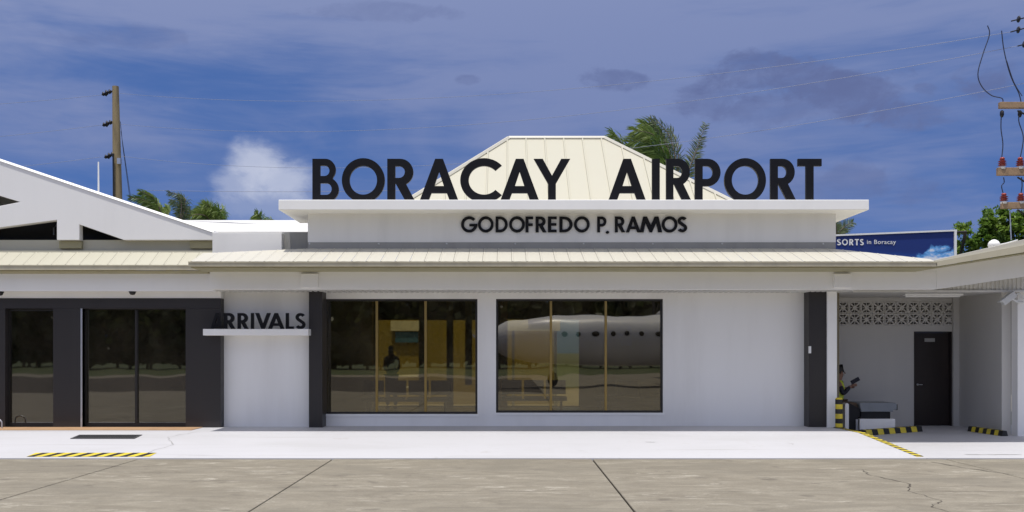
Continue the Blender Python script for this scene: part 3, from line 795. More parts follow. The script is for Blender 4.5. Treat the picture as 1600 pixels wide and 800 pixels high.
# ---- alcove on the right
BD = 22.15
axL = 7.0; axR = X(1497, BD)
zg0, zg1 = Z(508.5, BD), Z(471.5, BD)
dx0, dx1, dzt = X(1428, BD), X(1487, BD), Z(518, BD)
bx1 = X(1492, BD); bs = 18.4 * BD / F; bx0 = bx1 - 10 * bs
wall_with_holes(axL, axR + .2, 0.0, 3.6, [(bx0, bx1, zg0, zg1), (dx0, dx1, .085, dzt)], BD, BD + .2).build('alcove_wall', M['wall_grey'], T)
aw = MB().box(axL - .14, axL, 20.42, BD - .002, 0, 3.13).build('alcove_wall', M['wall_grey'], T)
lat = MB().box(bx0, bx1, BD + .12, BD + .16, zg0, zg1).build('block_screen', M['frame'], T, label='dark sheet standing in for the unlit room behind the breeze blocks')  # flat dark sheet paints the darkness behind the blocks
bh = (zg1 - zg0) / 2
def breeze(x, z):
    mb = MB(); e = .026; y0, y1 = BD - .012, BD + .11; w, h = bs - .006, bh - .006
    mb.prism([[(x, z), (x + w, z), (x + w, z + h), (x, z + h)], [(x + e, z + e), (x + e, z + h - e), (x + w - e, z + h - e), (x + w - e, z + e)]], y0, y1)
    cx_, cz_ = x + w / 2, z + h / 2; r = w / 2 - e
    for a in (45, 135, 225, 315):
        ca, sa = cos(radians(a)), sin(radians(a)); t = .017; q = 1.38
        mb.prism([[(cx_ + ca * .03 - sa * t, cz_ + sa * .03 + ca * t), (cx_ + ca * .03 + sa * t, cz_ + sa * .03 - ca * t), (cx_ + ca * r * q + sa * t, cz_ + sa * r * q - ca * t), (cx_ + ca * r * q - sa * t, cz_ + sa * r * q + ca * t)]], y0 + .01, y1)
    mb.prism([arc(cx_, cz_, .05, .05, 0, 330, 11)], y0 + .006, y1)
    for a in (0, 90, 180, 270):
        ca, sa = cos(radians(a)), sin(radians(a)); t = .009
        mb.prism([[(cx_ + ca * .04 - sa * t, cz_ + sa * .04 + ca * t), (cx_ + ca * .04 + sa * t, cz_ + sa * .04 - ca * t), (cx_ + ca * r + sa * t, cz_ + sa * r - ca * t), (cx_ + ca * r - sa * t, cz_ + sa * r + ca * t)]], y0 + .014, y1)
    return mb
first = None
for i in range(10):
    for j in range(2):
        x, z = bx0 + i * bs + .003, zg0 + j * bh + .003
        if first is None: first = breeze(x, z).build('breeze_block', M['wall_grey'], lat, loc=(x, BD, z))
        else: share(first, 'breeze_block', (x, BD, z), lat)
# door
dr = MB().box(dx0 + .03, dx1 - .03, BD + .05, BD + .1, .09, dzt - .03).build('door', M['door'], T)
fr = MB(); fr.box(dx0, dx0 + .028, BD - .01, BD + .12, .087, dzt); fr.box(dx1 - .028, dx1, BD - .01, BD + .12, .087, dzt); fr.box(dx0 + .029, dx1 - .029, BD - .01, BD + .12, dzt - .028, dzt)
fr.build('door_frame', M['door'], dr)
hz_ = Z(601, BD)
hd = MB(); hd.lathe((X(1435, BD), BD + .05, hz_), [(0, -.02), (.025, -.018), (.025, 0)], 12, 'y'); hd.tube([(X(1435, BD), BD + .045, hz_), (X(1435, BD), BD - .01, hz_), (X(1441, BD), BD - .012, hz_)], .009, 8)
hd.build('handle', M['steel'], dr)
pb('door_plate', M['flash'], X(1446, BD), X(1462, BD), BD + .042, BD + .0495, Z(534, BD), Z(528.5, BD), dr)
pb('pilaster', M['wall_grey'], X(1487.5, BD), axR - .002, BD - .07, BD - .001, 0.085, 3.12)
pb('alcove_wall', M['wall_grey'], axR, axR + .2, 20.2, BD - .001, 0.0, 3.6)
pb('pilaster', M['white'], X(1590, 19.94), X(1590, 19.94) + .32, 19.94, 20.19, 0.0, 3.62, bevel=0.008)
pb('front_wall', M['wall'], X(1590, 19.94) + .323, 17, 20.0, 20.2, 0.0, 3.6)
# alcove ceiling of square panels
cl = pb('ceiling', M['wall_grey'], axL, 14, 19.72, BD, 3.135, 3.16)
cp = None
for i in range(6):
    for j in range(4):
        x = axL + .15 + i * .60; y = 19.73 + j * .6
        if cp is None: cp = MB().box(x + .004, x + .596, y + .004, y + .596, 3.124, 3.134).build('ceiling_panel', M['wall_grey'], cl, loc=(x, y, 3.13))
        else: share(cp, 'ceiling_panel', (x, y, 3.13), cl)

# ---- right wing: low gable rising to the right, in the plane of the canopy
sl = 21.5 / 137
xw = X(1463, GY)
def wz(x, z): return z + (x - xw) * sl
xr_ = 13.0
def sweep(x0, x1, z0a, z0b, z1a, z1b, y0, y1):
    """band whose lower/upper edges run from (z0a,z1a) at x0 to (z0b,z1b) at x1"""
    return MB().hexa([(x0, y0, z0a), (x1, y0, z0b), (x1, y1, z0b), (x0, y1, z0a)], [(x0, y0, z1a), (x1, y0, z1b), (x1, y1, z1b), (x0, y1, z1a)])
k13 = (xr_ - xw)
sweep(xw + .002, xr_, 3.49, 3.49 + sl * k13 * 1.02, 3.574, 3.574 + sl * k13 * 1.02 + .14, GY, GY + .12).build('fascia', M['tan'], T)
sweep(xw + .002, xr_, 3.576, 3.576 + sl * k13 * 1.02 + .14, 3.61, 3.61 + sl * k13 * 1.02 + .34, GY + .06, GY + .62).build('wing_roof', M['pale_roof'], T)
MB().hexa([(xw + .002, GY+.121, 3.47), (xr_, GY+.121, 3.47 + sl * k13), (xr_, 18.96, 3.462 + sl * k13), (xw + .002, 18.96, 3.462)],
          [(xw + .002, GY+.121, 3.489), (xr_, GY+.121, 3.489 + sl * k13), (xr_, 18.96, 3.481 + sl * k13), (xw + .002, 18.96, 3.481)]).build('soffit_board', M['olive'], T)
sweep(xbr + .002, xr_, ZB, ZB + sl * (xr_ - xbr) * .92, 3.475 + sl * (xbr - xw), 3.49 + sl * (xr_ - xw), 18.95, 19.15).build('beam', M['white'], T)
MB().prism([[(xw + .003, 3.4755), (xbr, 3.4755), (xbr, 3.475 + sl * (xbr - xw))]], 18.952, 19.15).build('beam_filler', M['white'], T)
# ribbed sheet closing the gable behind the beam
pb('roof_deck', M['pale_roof'], XL + .02, xw, GY + .16, 20.29, 3.494, 3.52)
rb = MB(); x = 7.31
while x < 13.5:
    zt2 = 3.42 + max(0, (x - xw) * sl); rb.box(x, x + .045, 19.70, 19.72, ZB - .005, zt2); rb.box(x + .045, x + .09, 19.685, 19.705, ZB - .005, zt2); x += .09
rb.build('ribbed_sheet', M['soffit'], T, kind='stuff')
pb('trim', M['soffit'], 7.31, 13.5, 19.66, 19.684, ZB - .012, ZB + .03)
MB().hexa([(xw, GY+.14, 3.52), (xr_, GY+.14, 3.52 + sl * k13 + .1), (xr_, 27, 3.60 + sl * k13 + .25), (xw, 27, 3.60)],
          [(xw, GY+.14, 3.54), (xr_, GY+.14, 3.54 + sl * k13 + .1), (xr_, 27, 3.62 + sl * k13 + .25), (xw, 27, 3.62)]).build('wing_roof', M['pale_roof'], T)
vp = P(1553, 384, 19.0)
rv = MB(); rv.lathe(vp, [(.10, -.12), (.10, -.02), (.115, .0), (.11, .05), (.085, .09), (.04, .12), (0.001, .128)], 16)
rv.build('roof_vent', M['white'], T)
MB().tube([P(1562, 382, 19), P(1572, 380, 19), P(1590, 375, 19)], .012, 6).build('roof_cable', M['lamp_white'], T)

# ---- lounge interior and an added open yard that lets daylight in behind (seen dimly through the tinted glass)
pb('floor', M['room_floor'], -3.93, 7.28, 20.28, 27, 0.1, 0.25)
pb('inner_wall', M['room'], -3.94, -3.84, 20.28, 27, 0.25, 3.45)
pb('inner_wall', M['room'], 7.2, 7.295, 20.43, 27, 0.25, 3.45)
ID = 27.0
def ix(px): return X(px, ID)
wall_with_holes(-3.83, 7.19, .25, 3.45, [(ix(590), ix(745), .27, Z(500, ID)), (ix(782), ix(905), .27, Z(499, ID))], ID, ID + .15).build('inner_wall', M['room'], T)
pb('inner_post', M['ochre'], ix(655), ix(664), ID - .1, ID + .2, .25, 3.4)
pb('inner_post', M['ochre'], ix(698), ix(708), ID - .1, ID + .2, .25, 3.4)
pb('inner_post', M['ochre'], ix(728), ix(738), ID - .5, ID - .2, .9, 3.3)
pb('inner_post', M['orange'], ix(782), ix(793), ID - .1, ID + .2, .25, 3.4)
Y = thing('added_yard_kiosk', 'ochre yellow kiosk added in the open yard behind the lounge seen through the three-pane window', 'kiosk', (-1, 31, 0))  # added outdoors so the sun lights the yellow seen through the glass
MB().box(-7, 1.6, 31, 33, 0.1, 4.2).build('kiosk_wall', M['ochre'], Y)
MB().box(X(610, 30.8), X(655, 30.8), 30.85, 30.99, Z(517, 30.8), Z(501, 30.8)).build('sign_board', M['white'], Y)
MB().box(X(617, 30.8), X(653, 30.8), 30.9, 30.99, Z(535, 30.8), Z(518.5, 30.8)).build('blue_board', M['blue_panel'], Y)
MB().box(X(622, 30), X(653, 30), 29.9, 30.2, Z(588.5, 30), Z(586, 30)).build('bench_top', M['white'], Y)
MB().box(X(632, 30), X(653, 30), 29.5, 29.8, Z(606.5, 29.6), Z(603.5, 29.6)).build('bench_top', M['white'], Y)
Y2 = thing('yard_notice_board', 'white notice board with a blue edge behind the wider window', 'board', (1.2, 29, 0))
MB().box(X(793, 29), X(875, 29), 28.9, 29, Z(517, 29), Z(500, 29)).build('board_face', M['white'], Y2)
MB().box(X(825, 29), X(858, 29), 28.86, 28.9, Z(506, 29), Z(500, 29)).build('board_edge', M['purple_panel'], Y2)
MB().box(X(800, 29), X(804, 29), 28.95, 29.05, 0.1, Z(517, 29)).build('board_leg', M['steel'], Y2)
MB().box(X(866, 29), X(870, 29), 28.95, 29.05, 0.1, Z(517, 29)).build('board_leg', M['steel'], Y2)
bn = MB().box(X(970, 21.3), X(987, 21.3), 21.3, 21.33, Z(540, 21.3), Z(509, 21.3)).build('hanging_banner', M['purple_panel'], cat='banner', label='small violet banner hanging behind the pane nearest the blank wall')
MB().box(-25, 25, 27.2, 45, -0.15, 0.1).build('yard', M['apron'], kind='structure')  # open ground of the yard added for its daylight

for k, (bx, by) in enumerate(((-2.6, 23.2), (0.3, 23.6), (3.2, 23.2))):
    wb = thing('waiting_bench', 'row of dark waiting seats inside the lounge behind the ' + ('three-pane window by the charcoal column', 'pillar between the two windows', 'window by the blank wall')[k], 'bench', (bx, by, .25), 'waiting benches in the lounge')
    for q in range(4):
        x = bx - .95 + q * .56
        pb('seat', M['navy'], x, x + .5, by - .24, by + .22, .66, .71, wb, .01); pb('backrest', M['navy'], x, x + .5, by + .2, by + .25, .76, 1.12, wb, .01)
    pb('rail', M['frame'], bx - .97, bx + 1.25, by - .03, by + .03, .60, .655, wb)
    for x in (bx - .8, bx + 1.1): pb('leg', M['frame'], x - .02, x + .02, by - .22, by + .2, .251, .598, wb)
# ------------------------------------------------------------------ SIGNS
sg = thing('rooftop_sign', 'large black capital letters naming the airport, standing on the white roof slab', 'sign', (X(885, 19), 19.0, 4.894))
LZ0, LZ1 = 4.894, Z(248, 19.0)
for c, a, b in (('B', 488, 529), ('O', 534, 601), ('R', 605, 649), ('A', 655, 717), ('C', 719, 784), ('A', 781, 843), ('Y', 834, 891),
                ('A', 950, 1010), ('I', 1019, 1031), ('R', 1041, 1081), ('P', 1086, 1126), ('O', 1132, 1197), ('R', 1204, 1245), ('T', 1247, 1284)):
    yo = 19.0 if c != 'Y' else 19.002
    letter(c, X(a, 19), X(b, 19), LZ0, LZ1, yo, yo + .07, M['black'], sg)
sg2 = thing('name_sign', 'small black capital letters of a personal name fixed to the white sign wall', 'sign', (X(897, SD), SD, Z(364, SD)))
zz = lambda v: 320 + v / 3.636
for c, a, b in (('G', 147, 240), ('O', 243, 332), ('D', 343, 412), ('O', 420, 509), ('F', 513, 556), ('R', 570, 632), ('E', 640, 690), ('D', 705, 780), ('O', 788, 877),
                ('P', 920, 972), ('.', 968, 988), ('R', 1020, 1078), ('A', 1082, 1166), ('M', 1160, 1288), ('O', 1286, 1375), ('S', 1376, 1430)):
    k = 680 + a / 3.636, 680 + b / 3.636
    if c == '.': letter(c, X(k[0], SD), X(k[1], SD), Z(zz(165), SD), Z(zz(165), SD) + .24, SD - .04, SD - .002, M['black'], sg2); continue
    letter(c, X(k[0], SD), X(k[1], SD), Z(zz(157), SD), Z(zz(68), SD), SD - .04, SD - .002, M['black'], sg2)
# arrivals shelf and letters
RD = 19.35
shelf = pb('sign_shelf', M['white'], X(317, RD), X(481.5, RD), RD, AD - .002, Z(524, RD), Z(514, RD), bevel=0.006)
sg3 = thing('arrivals_sign', 'black capital letters reading arrivals on a white shelf beside the dark column', 'sign', (X(400, RD), RD + .12, Z(514, RD)))
ax_ = lambda v: 300 + v / 4.444
for c, a, b in (('A', 128, 214), ('R', 220, 298), ('R', 315, 391), ('I', 408, 428), ('V', 438, 545), ('A', 526, 640), ('L', 650, 706), ('S', 718, 786)):
    letter(c, X(ax_(a), RD + .12), X(ax_(b), RD + .12), Z(514, RD), Z(489, RD + .12), RD + .12 + (.002 if c == 'A' else 0), RD + .17, M['black'], sg3)

# billboard
KD = 33.0
bb = thing('billboard', 'deep blue resort billboard with white surf print behind the terminal roof', 'billboard', (X(1400, KD), KD, 0))
tl, tr_ = P(1190, 374, KD), P(1490, 361.5, KD)
bl, br_ = P(1190, 425, KD), P(1490, 425, KD)
cb = P(1400, 392, KD)
face = MB().hexa([bl, br_, br_ + Vector((0, .12, 0)), bl + Vector((0, .12, 0))], [tl, tr_, tr_ + Vector((0, .12, 0)), tl + Vector((0, .12, 0))]).build('face_panel', M['billboard'], bb, loc=(cb.x, KD, cb.z))
up = Vector((0, 0, .06))
MB().hexa([tl + Vector((-.05, -.05, .003)), tr_ + Vector((.1, -.05, .003)), tr_ + Vector((.1, .15, .003)), tl + Vector((-.05, .15, .003))],
          [tl + up + Vector((-.05, -.05, 0)), tr_ + up + Vector((.1, -.05, 0)), tr_ + up + Vector((.1, .15, 0)), tl + up + Vector((-.05, .15, 0))]).build('frame', M['lamp_white'], bb)
MB().box(tr_.x + .004, tr_.x + .09, KD - .05, KD + .15, br_.z, tr_.z).build('frame', M['lamp_white'], bb)
MB().tube([P(1490, 363, KD + .3), P(1510, 362.5, KD + .3)], .05, 6).build('strut', M['frame'], bb)
for px in (1230, 1360, 1485):
    MB().tube([(X(px, KD), KD + .3, 0), (X(px, KD), KD + .3, Z(375, KD))], .1, 10).build('post', M['steel'], bb)
MB().tube([P(1500, 400, KD + .8), P(1507, 372, KD + .6), P(1508, 362, KD + .3)], .06, 6).build('strut', M['frame'], bb)
for c, a, b in (('S', 1307.5, 1313.8), ('O', 1315.5, 1324.5), ('R', 1326.8, 1333.3), ('T', 1335.3, 1341.8), ('S', 1343.5, 1349.3)):
    letter(c, X(a, KD), X(b, KD), Z(383.3, KD), Z(373.6, KD), KD - .02, KD - .003, M['lamp_white'], bb)
tx = bpy.data.curves.new('lettering', 'FONT'); tx.body = 'in Boracay'; tx.size = .215; tx.extrude = .006; tx.space_character = 1.12
to = bpy.data.objects.new('lettering_source', tx); COL.objects.link(to)
dg = bpy.context.evaluated_depsgraph_get(); me = bpy.data.meshes.new_from_object(to.evaluated_get(dg))
bpy.data.objects.remove(to)
lt = bpy.data.objects.new('lettering', me); COL.objects.link(lt); lt.parent = bb; me.materials.clear(); me.materials.append(M['lamp_white'])
lt.rotation_euler = (pi / 2, 0, radians(-0.0)); lt.location = P(1354, 381.3, KD) + Vector((0, -.012, 0)) - bb.location

# ------------------------------------------------------------------ SMALL THINGS
def dome(px, py, d, label):
    t = thing('dome_camera', label, 'security camera', P(px, py, d) + Vector((0, 0, .05)), 'dome cameras over the arrivals doors')
    c = P(px, py, d)
    MB().lathe((c.x, c.y, c.z), [(.075, .05), (.075, .015), (.07, .008)], 16).build('housing', M['black'], t)
    MB().lathe((c.x, c.y, c.z), [(.066, .008), (.06, -.02), (.04, -.045), (.001, -.055)], 16).build('lens_dome', M['insul_dark'], t)
dome(207, 457, 19.4, 'black dome camera under the beam above the double glass door')
dome(0, 458, 19.4, 'black dome camera cut by the picture edge above the single glass door')

# ceiling strip light (unlit)
fl_ = thing('strip_light', 'unlit white fluorescent strip light on the alcove ceiling', 'light fitting', (X(1457, 20.6), 20.6, 3.12))
MB().box(X(1412, 20.6), X(1503, 20.6), 20.52, 20.68, 3.075, 3.122).build('housing', M['lamp_white'], fl_, bevel=0.008)
MB().tube([(X(1415, 20.6), 20.6, 3.06), (X(1500, 20.6), 20.6, 3.06)], .016, 8).build('tube', M['lamp_white'], fl_)

# floodlight / bullet camera on the pilaster
bc = thing('bullet_camera', 'pale bullet camera on a bracket at the alcove corner', 'security camera', P(1596, 470, 19.8))
a, b = P(1566, 474, 19.6), P(1585, 460, 19.6)
ax = (b - a).normalized(); 
def obox(c0, c1, hw, hh):
    d = (c1 - c0).normalized(); s_ = d.cross(Vector((0, 1, 0))).normalized(); q = Vector((0, 1, 0))
    A = [c0 + q * hw * i + s_ * hh * j for i, j in ((-1, -1), (1, -1), (1, 1), (-1, 1))]; B = [p + (c1 - c0) for p in A]
    return MB().hexa(A, B)
obox(a, b, .06, .055).build('housing', M['cctv'], bc, bevel=0.01)
obox(a - ax * .05 + Vector((-.03, 0, .055)), b + Vector((-.035, 0, .06)), .075, .012).build('sun_shield', M['cctv'], bc)
MB().tube([P(1580, 466, 19.62), P(1590, 472, 19.7), P(1598, 472, 19.9)], .022, 8).build('bracket', M['cctv'], bc)
MB().tube([P(1586, 461, 19.62), P(1592, 458, 19.75), P(1600, 466, 19.9)], .015, 8).build('cable', M['cctv'], bc)

# iron grate
gt = thing('drain_grate', 'dark iron drain grate set in the white ramp before the doors', 'grate', (-7.66, 17.94, floor_l(17.94)))
gx0, gx1, gy0, gy1 = -8.27, -7.05, 17.75, 18.13
def gz(y, h): return floor_l(y) + h
fr = MB()
for x0, x1, y0, y1 in ((gx0, gx1, gy0, gy0 + .04), (gx0, gx1, gy1 - .04, gy1), (gx0, gx0 + .04, gy0 + .041, gy1 - .041), (gx1 - .04, gx1, gy0 + .041, gy1 - .041)):
    fr.hexa([(x0, y0, gz(y0, -.02)), (x1, y0, gz(y0, -.02)), (x1, y1, gz(y1, -.02)), (x0, y1, gz(y1, -.02))], [(x0, y0, gz(y0, .012)), (x1, y0, gz(y0, .012)), (x1, y1, gz(y1, .012)), (x0, y1, gz(y1, .012))])
fr.build('frame', M['grate'], gt)
MB().add([(gx0 + .03, gy0 + .03, gz(gy0, .004)), (gx1 - .03, gy0 + .03, gz(gy0, .004)), (gx1 - .03, gy1 - .03, gz(gy1, .004)), (gx0 + .03, gy1 - .03, gz(gy1, .004))], [(0, 1, 2, 3)]).build('pit_shade', M['belt'], gt)  # flat black sheet painted as the darkness below the bars
br = MB()
for i in range(24):
    x = gx0 + .06 + i * .047
    br.hexa([(x, gy0 + .04, gz(gy0, .005)), (x + .014, gy0 + .04, gz(gy0, .005)), (x + .014, gy1 - .04, gz(gy1, .005)), (x, gy1 - .04, gz(gy1, .005))], [(x, gy0 + .04, gz(gy0, .010)), (x + .014, gy0 + .04, gz(gy0, .010)), (x + .014, gy1 - .04, gz(gy1, .010)), (x, gy1 - .04, gz(gy1, .010))])
br.build('bars', M['grate'], gt)
# steel hoop by the single door
hx = X(-3, 19.3)
hoop = MB().tube([(hx - .14, 19.3, .262), (hx - .14, 19.3, .36)] + [(hx - .03 + .11 * cos(radians(a)), 19.3, .37 + .08 * sin(radians(a))) for a in range(180, -1, -20)] + [(hx + .08, 19.3, .262)], .016, 8)
hoop.build('steel_hoop', M['steel'], cat='hoop', label='small bent steel floor hoop cut by the picture edge by the doors')

# bollard
bo = thing('striped_bollard', 'short black and yellow banded bollard against the white corner column', 'bollard', (6.95, 19.48, .25))
c = (6.95, 19.48, .25)
bol = MB()
H = .60; nb = 6
for i in range(nb):
    bol.mi = i % 2
    bol.lathe((c[0], c[1], c[2] + i * H / nb), [(.075, 0), (.075, H / nb)], 14)
bol.mi = 0; bol.lathe((c[0], c[1], c[2] + H), [(.075, 0), (.07, .02), (.04, .035), (.001, .04)], 14)
bol.build('post', [M['yellow'], M['stripe_black']], bo)
MB().lathe(c, [(.11, 0.002), (.11, .015), (.08, .02)], 14).build('base_plate', M['stripe_black'], bo)

# low striped kerbs (wheel stops)
def wheelstop(a, b, h, w, n, label, d=0):
    a = Vector((a[0], a[1], 0)); b = Vector((b[0], b[1], 0)); m = (a + b) / 2
    t = thing('wheel_stop', label, 'wheel stop', (m.x, m.y, floor_r(m.y)), 'striped wheel stops in the alcove')
    dv = (b - a); nr = Vector((-dv.y, dv.x, 0)).normalized() * w
    mb = MB()
    for i in range(n):
        p, q = a + dv * (i / n), a + dv * ((i + 1) / n); mb.mi = i % 2
        def e(pt, off, z): v = pt + nr * off; return (v.x, v.y, floor_r(v.y) + z)
        mb.hexa([e(p, -.5, .0), e(q, -.5, .0), e(q, .5, .0), e(p, .5, .0)], [e(p, -.3, h), e(q, -.3, h), e(q, .3, h), e(p, .3, h)])
    mb.build('kerb_block', [M['stripe_black'], M['yellow']], t)
    for f in (.15, .85):
        p = a + dv * f; MB().lathe((p.x, p.y, floor_r(p.y) + h), [(.03, .0), (.03, .008), (.001, .012)], 8).build('bolt', M['grate'], t)
wheelstop((7.55, 20.02), (9.28, 20.95), .115, .18, 11, 'black and yellow wheel stop in front of the baggage conveyor')
wheelstop((10.42, 20.95), (10.66, 19.95), .11, .16, 9, 'black and yellow wheel stop at the foot of the alcove side wall')

# baggage conveyor
VD = 20.75
cv = thing('baggage_conveyor', 'low baggage conveyor with white panels and grey top inside the alcove', 'conveyor', (X(1362, VD), VD, floor_r(VD)))
fz = floor_r(VD)
def vx(px): return X(px, VD)
def vz(py): return Z(py, VD)
lid = [(vx(1343), vz(631.5)), (vx(1345), vz(629.5)), (vx(1399), vz(629.5)), (vx(1401.5), vz(632)), (vx(1401.5), vz(640)), (vx(1396), vz(640.5)), (vx(1396), vz(643.5)), (vx(1346), vz(643.5))]
MB().prism([lid[::-1]], VD, VD + .7).build('top_housing', M['conv_grey'], cv, bevel=0.012)
MB().box(vx(1345), vx(1392.5), VD + .05, VD + .65, vz(655), vz(643.8)).build('belt_housing', M['belt'], cv)
MB().box(vx(1343), vx(1398.5), VD - .02, VD + .7, fz + .005, vz(654.5)).build('side_panel', M['white'], cv, bevel=0.012)
MB().box(vx(1343.5), vx(1398), VD - .035, VD - .021, fz + .002, fz + .06).build('toe_plate', M['conv_grey'], cv)
strut = [(vx(1324), vz(632)), (vx(1328), vz(630)), (vx(1347), vz(640)), (vx(1347), vz(651)), (vx(1342.5), vz(651)), (vx(1342.5), fz), (vx(1324), fz)]
MB().prism([strut[::-1]], VD + .05, VD + .62).build('belt', M['belt'], cv)
ep = [(vx(1318), fz + .0)] + [(vx(1318), vz(634))] + [(vx(1321) + .043 * cos(radians(a)), vz(633) + .05 * sin(radians(a))) for a in (150, 110, 70, 30)] + [(vx(1324) - .003, vz(634)), (vx(1324) - .003, fz)]
MB().prism([ep[::-1]], VD - .1, VD + .66).build('end_panel', M['white'], cv)
MB().tube([(vx(1338), VD - .02, fz), (vx(1338), VD - .02, vz(655))], .022, 8).build('leg', M['steel'], cv)
MB().box(vx(1402), vx(1404), VD + .05, VD + .1, vz(641), vz(632)).build('control_button', M['stripe_black'], cv)

# seated person in a yellow-green vest, mostly behind the white column
def skinned(name, pts, edges, radii, mat, parent, org, sub=2):
    me = bpy.data.meshes.new(name); me.from_pydata([tuple(Vector(p)) for p in pts], edges, [])
    o = bpy.data.objects.new(name + '_src', me); COL.objects.link(o)
    m = o.modifiers.new('s', 'SKIN'); s = o.modifiers.new('ss', 'SUBSURF'); s.levels = sub; s.render_levels = sub
    for i, r in enumerate(radii): me.skin_vertices[0].data[i].radius = (r, r) if not isinstance(r, tuple) else r
    for i in range(len(pts)): me.skin_vertices[0].data[i].use_root = (i == 0)
    dg = bpy.context.evaluated_depsgraph_get(); nm = bpy.data.meshes.new_from_object(o.evaluated_get(dg))
    bpy.data.objects.remove(o)
    r = bpy.data.objects.new(name, nm); COL.objects.link(r); nm.materials.clear(); nm.materials.append(mat)
    for p in nm.polygons: p.use_smooth = True
    r.parent = parent; r.location = Vector(org) - parent.location
    return r


def person():
    px_, py_, pz_ = 7.47, 21.05, floor_r(21.0)
    t = thing('person', 'seated person in a yellow-green vest holding a phone, half hidden by the white column', 'person', (px_, py_, pz_))
    o = (px_, py_, pz_)
    # local frame: +x is where the person faces
    pts = [(0, 0, .60), (0.0, 0, .74), (.01, 0, .90), (.02, 0, 1.04), (.03, 0, 1.12), (.05, 0, 1.20), (.06, 0, 1.29), (.055, 0, 1.36),
           (0, .17, 1.03), (.08, .21, .82), (.27, .13, .97), (0, -.17, 1.03), (.06, -.21, .82), (.27, -.12, 1.02),
           (.02, .09, .57), (.40, .10, .57), (.38, .11, .12), (.02, -.09, .57), (.40, -.10, .57), (.38, -.11, .12)]
    ed = [(0, 1), (1, 2), (2, 3), (3, 4), (4, 5), (5, 6), (6, 7), (3, 8), (8, 9), (9, 10), (3, 11), (11, 12), (12, 13), (0, 14), (14, 15), (15, 16), (0, 17), (17, 18), (18, 19)]
    rad = [.13, .125, .135, .12, .06, .07, .095, .07, .06, .045, .03, .06, .045, .03, .085, .068, .042, .085, .068, .042]
    b = skinned('body', pts, ed, rad, M['skin'], t, o)
    # vest over the torso
    vp_ = [(0, 0, .62), (0.0, 0, .76), (.012, 0, .90), (.02, 0, 1.02), (.022, 0, 1.07), (0, .14, 1.08), (0, -.14, 1.08)]
    skinned('vest', vp_, [(0, 1), (1, 2), (2, 3), (3, 4), (3, 5), (3, 6)], [(.145, .17), (.14, .17), (.15, .18), (.135, .16), (.09, .10), .085, .085], M['vest'], t, o)
    for sg_, sl_ in ((1, [(0, .17, 1.03), (.08, .21, .82), (.24, .14, .955)]), (-1, [(0, -.17, 1.03), (.06, -.21, .82), (.24, -.13, .995)])):
        skinned('sleeve', sl_, [(0, 1), (1, 2)], [.072, .056, .042], M['navy'], t, o)
    tp = [(0, 0, .60), (.03, .09, .58), (.40, .10, .58), (.385, .11, .14), (.03, -.09, .58), (.40, -.10, .58), (.385, -.11, .14)]
    skinned('trousers', tp, [(0, 1), (1, 2), (2, 3), (0, 4), (4, 5), (5, 6)], [.15, .105, .085, .06, .105, .085, .06], M['trousers'], t, o)
    hp = [(.025, 0, 1.395), (.075, 0, 1.405), (-.01, 0, 1.34), (.0, 0, 1.28)]
    skinned('hair', hp, [(0, 1), (0, 2), (2, 3)], [.085, .06, .085, .06], M['hair'], t, o)
    for sgn in (1, -1):
        q = Vector((.38, sgn * .11, .04)) + Vector(o)
        MB().hexa([q + Vector(v) for v in ((-.07, -.045, -.038), (.19, -.04, -.038), (.19, .04, -.038), (-.07, .045, -.038))],
                  [q + Vector(v) for v in ((-.06, -.035, .06), (.12, -.035, .02), (.12, .035, .02), (-.06, .035, .06))]).build('shoe', M['navy'], t, bevel=0.012)
    # hands: palm, four fingers and thumb round a phone
    for sgn, wz_ in ((1, .97), (-1, 1.02)):
        w0 = Vector((.27, sgn * .125, wz_))
        hp_ = [(0, 0, 0), (.05, -sgn * .01, .01), (.085, -sgn * .015, .012)]; he = [(0, 1), (1, 2)]; hr_ = [.026, .032, .028]
        for f in range(4):
            i0 = len(hp_); off = (f - 1.5) * .017; ln = (.062, .072, .068, .052)[f]
            hp_ += [(.095, -sgn * .02, .012 + off), (.095 + ln * .55, -sgn * .035, .014 + off), (.095 + ln * .8, -sgn * .055, .012 + off)]
            he += [(2, i0), (i0, i0 + 1), (i0 + 1, i0 + 2)]; hr_ += [.010, .009, .008]
        i0 = len(hp_); hp_ += [(.055, -sgn * .045, .03), (.09, -sgn * .06, .04)]; he += [(1, i0), (i0, i0 + 1)]; hr_ += [.011, .009]
        skinned('hand', [tuple(Vector(p) + w0) for p in hp_], he, hr_, M['skin'], t, o, 1)
    # face
    hc = Vector((.06, 0, 1.30)) + Vector(o)
    MB().lathe(hc + Vector((.115, 0, -.005)), [(.001, .022), (.012, .012), (.018, -.012), (.001, -.02)], 8).build('nose', M['skin'], t)
    for sgn in (1, -1):
        MB().lathe(hc + Vector((.088, sgn * .034, .02)), [(.001, .012), (.013, .004), (.013, -.004), (.001, -.012)], 8).build('eye', M['hair'], t)
        MB().lathe(hc + Vector((.0, sgn * .095, 0)), [(.001, .035), (.016, .015), (.013, -.02), (.001, -.03)], 8).build('ear', M['skin'], t)
    MB().box(hc.x + .088, hc.x + .10, hc.y - .025, hc.y + .025, hc.z - .052, hc.z - .044).build('mouth', M['trousers'], t)
    ph = thing('phone', 'dark phone held up by the seated person in the vest', 'phone', Vector(o) + Vector((.36, -.06, 1.10)))
    q = Vector(o) + Vector((.36, 0, 1.04))
    obox(q + Vector((-.09, -.12, .04)), q + Vector((.09, -.12, .14)), .012, .045).build('case', M['navy'], ph, bevel=0.006)
    st = thing('stool', 'dark stool under the seated person in the vest', 'stool', (px_, py_, pz_))
    MB().box(px_ - .19, px_ + .17, py_ - .19, py_ + .19, pz_ + .43, pz_ + .475).build('seat', M['navy'], st, bevel=0.012)
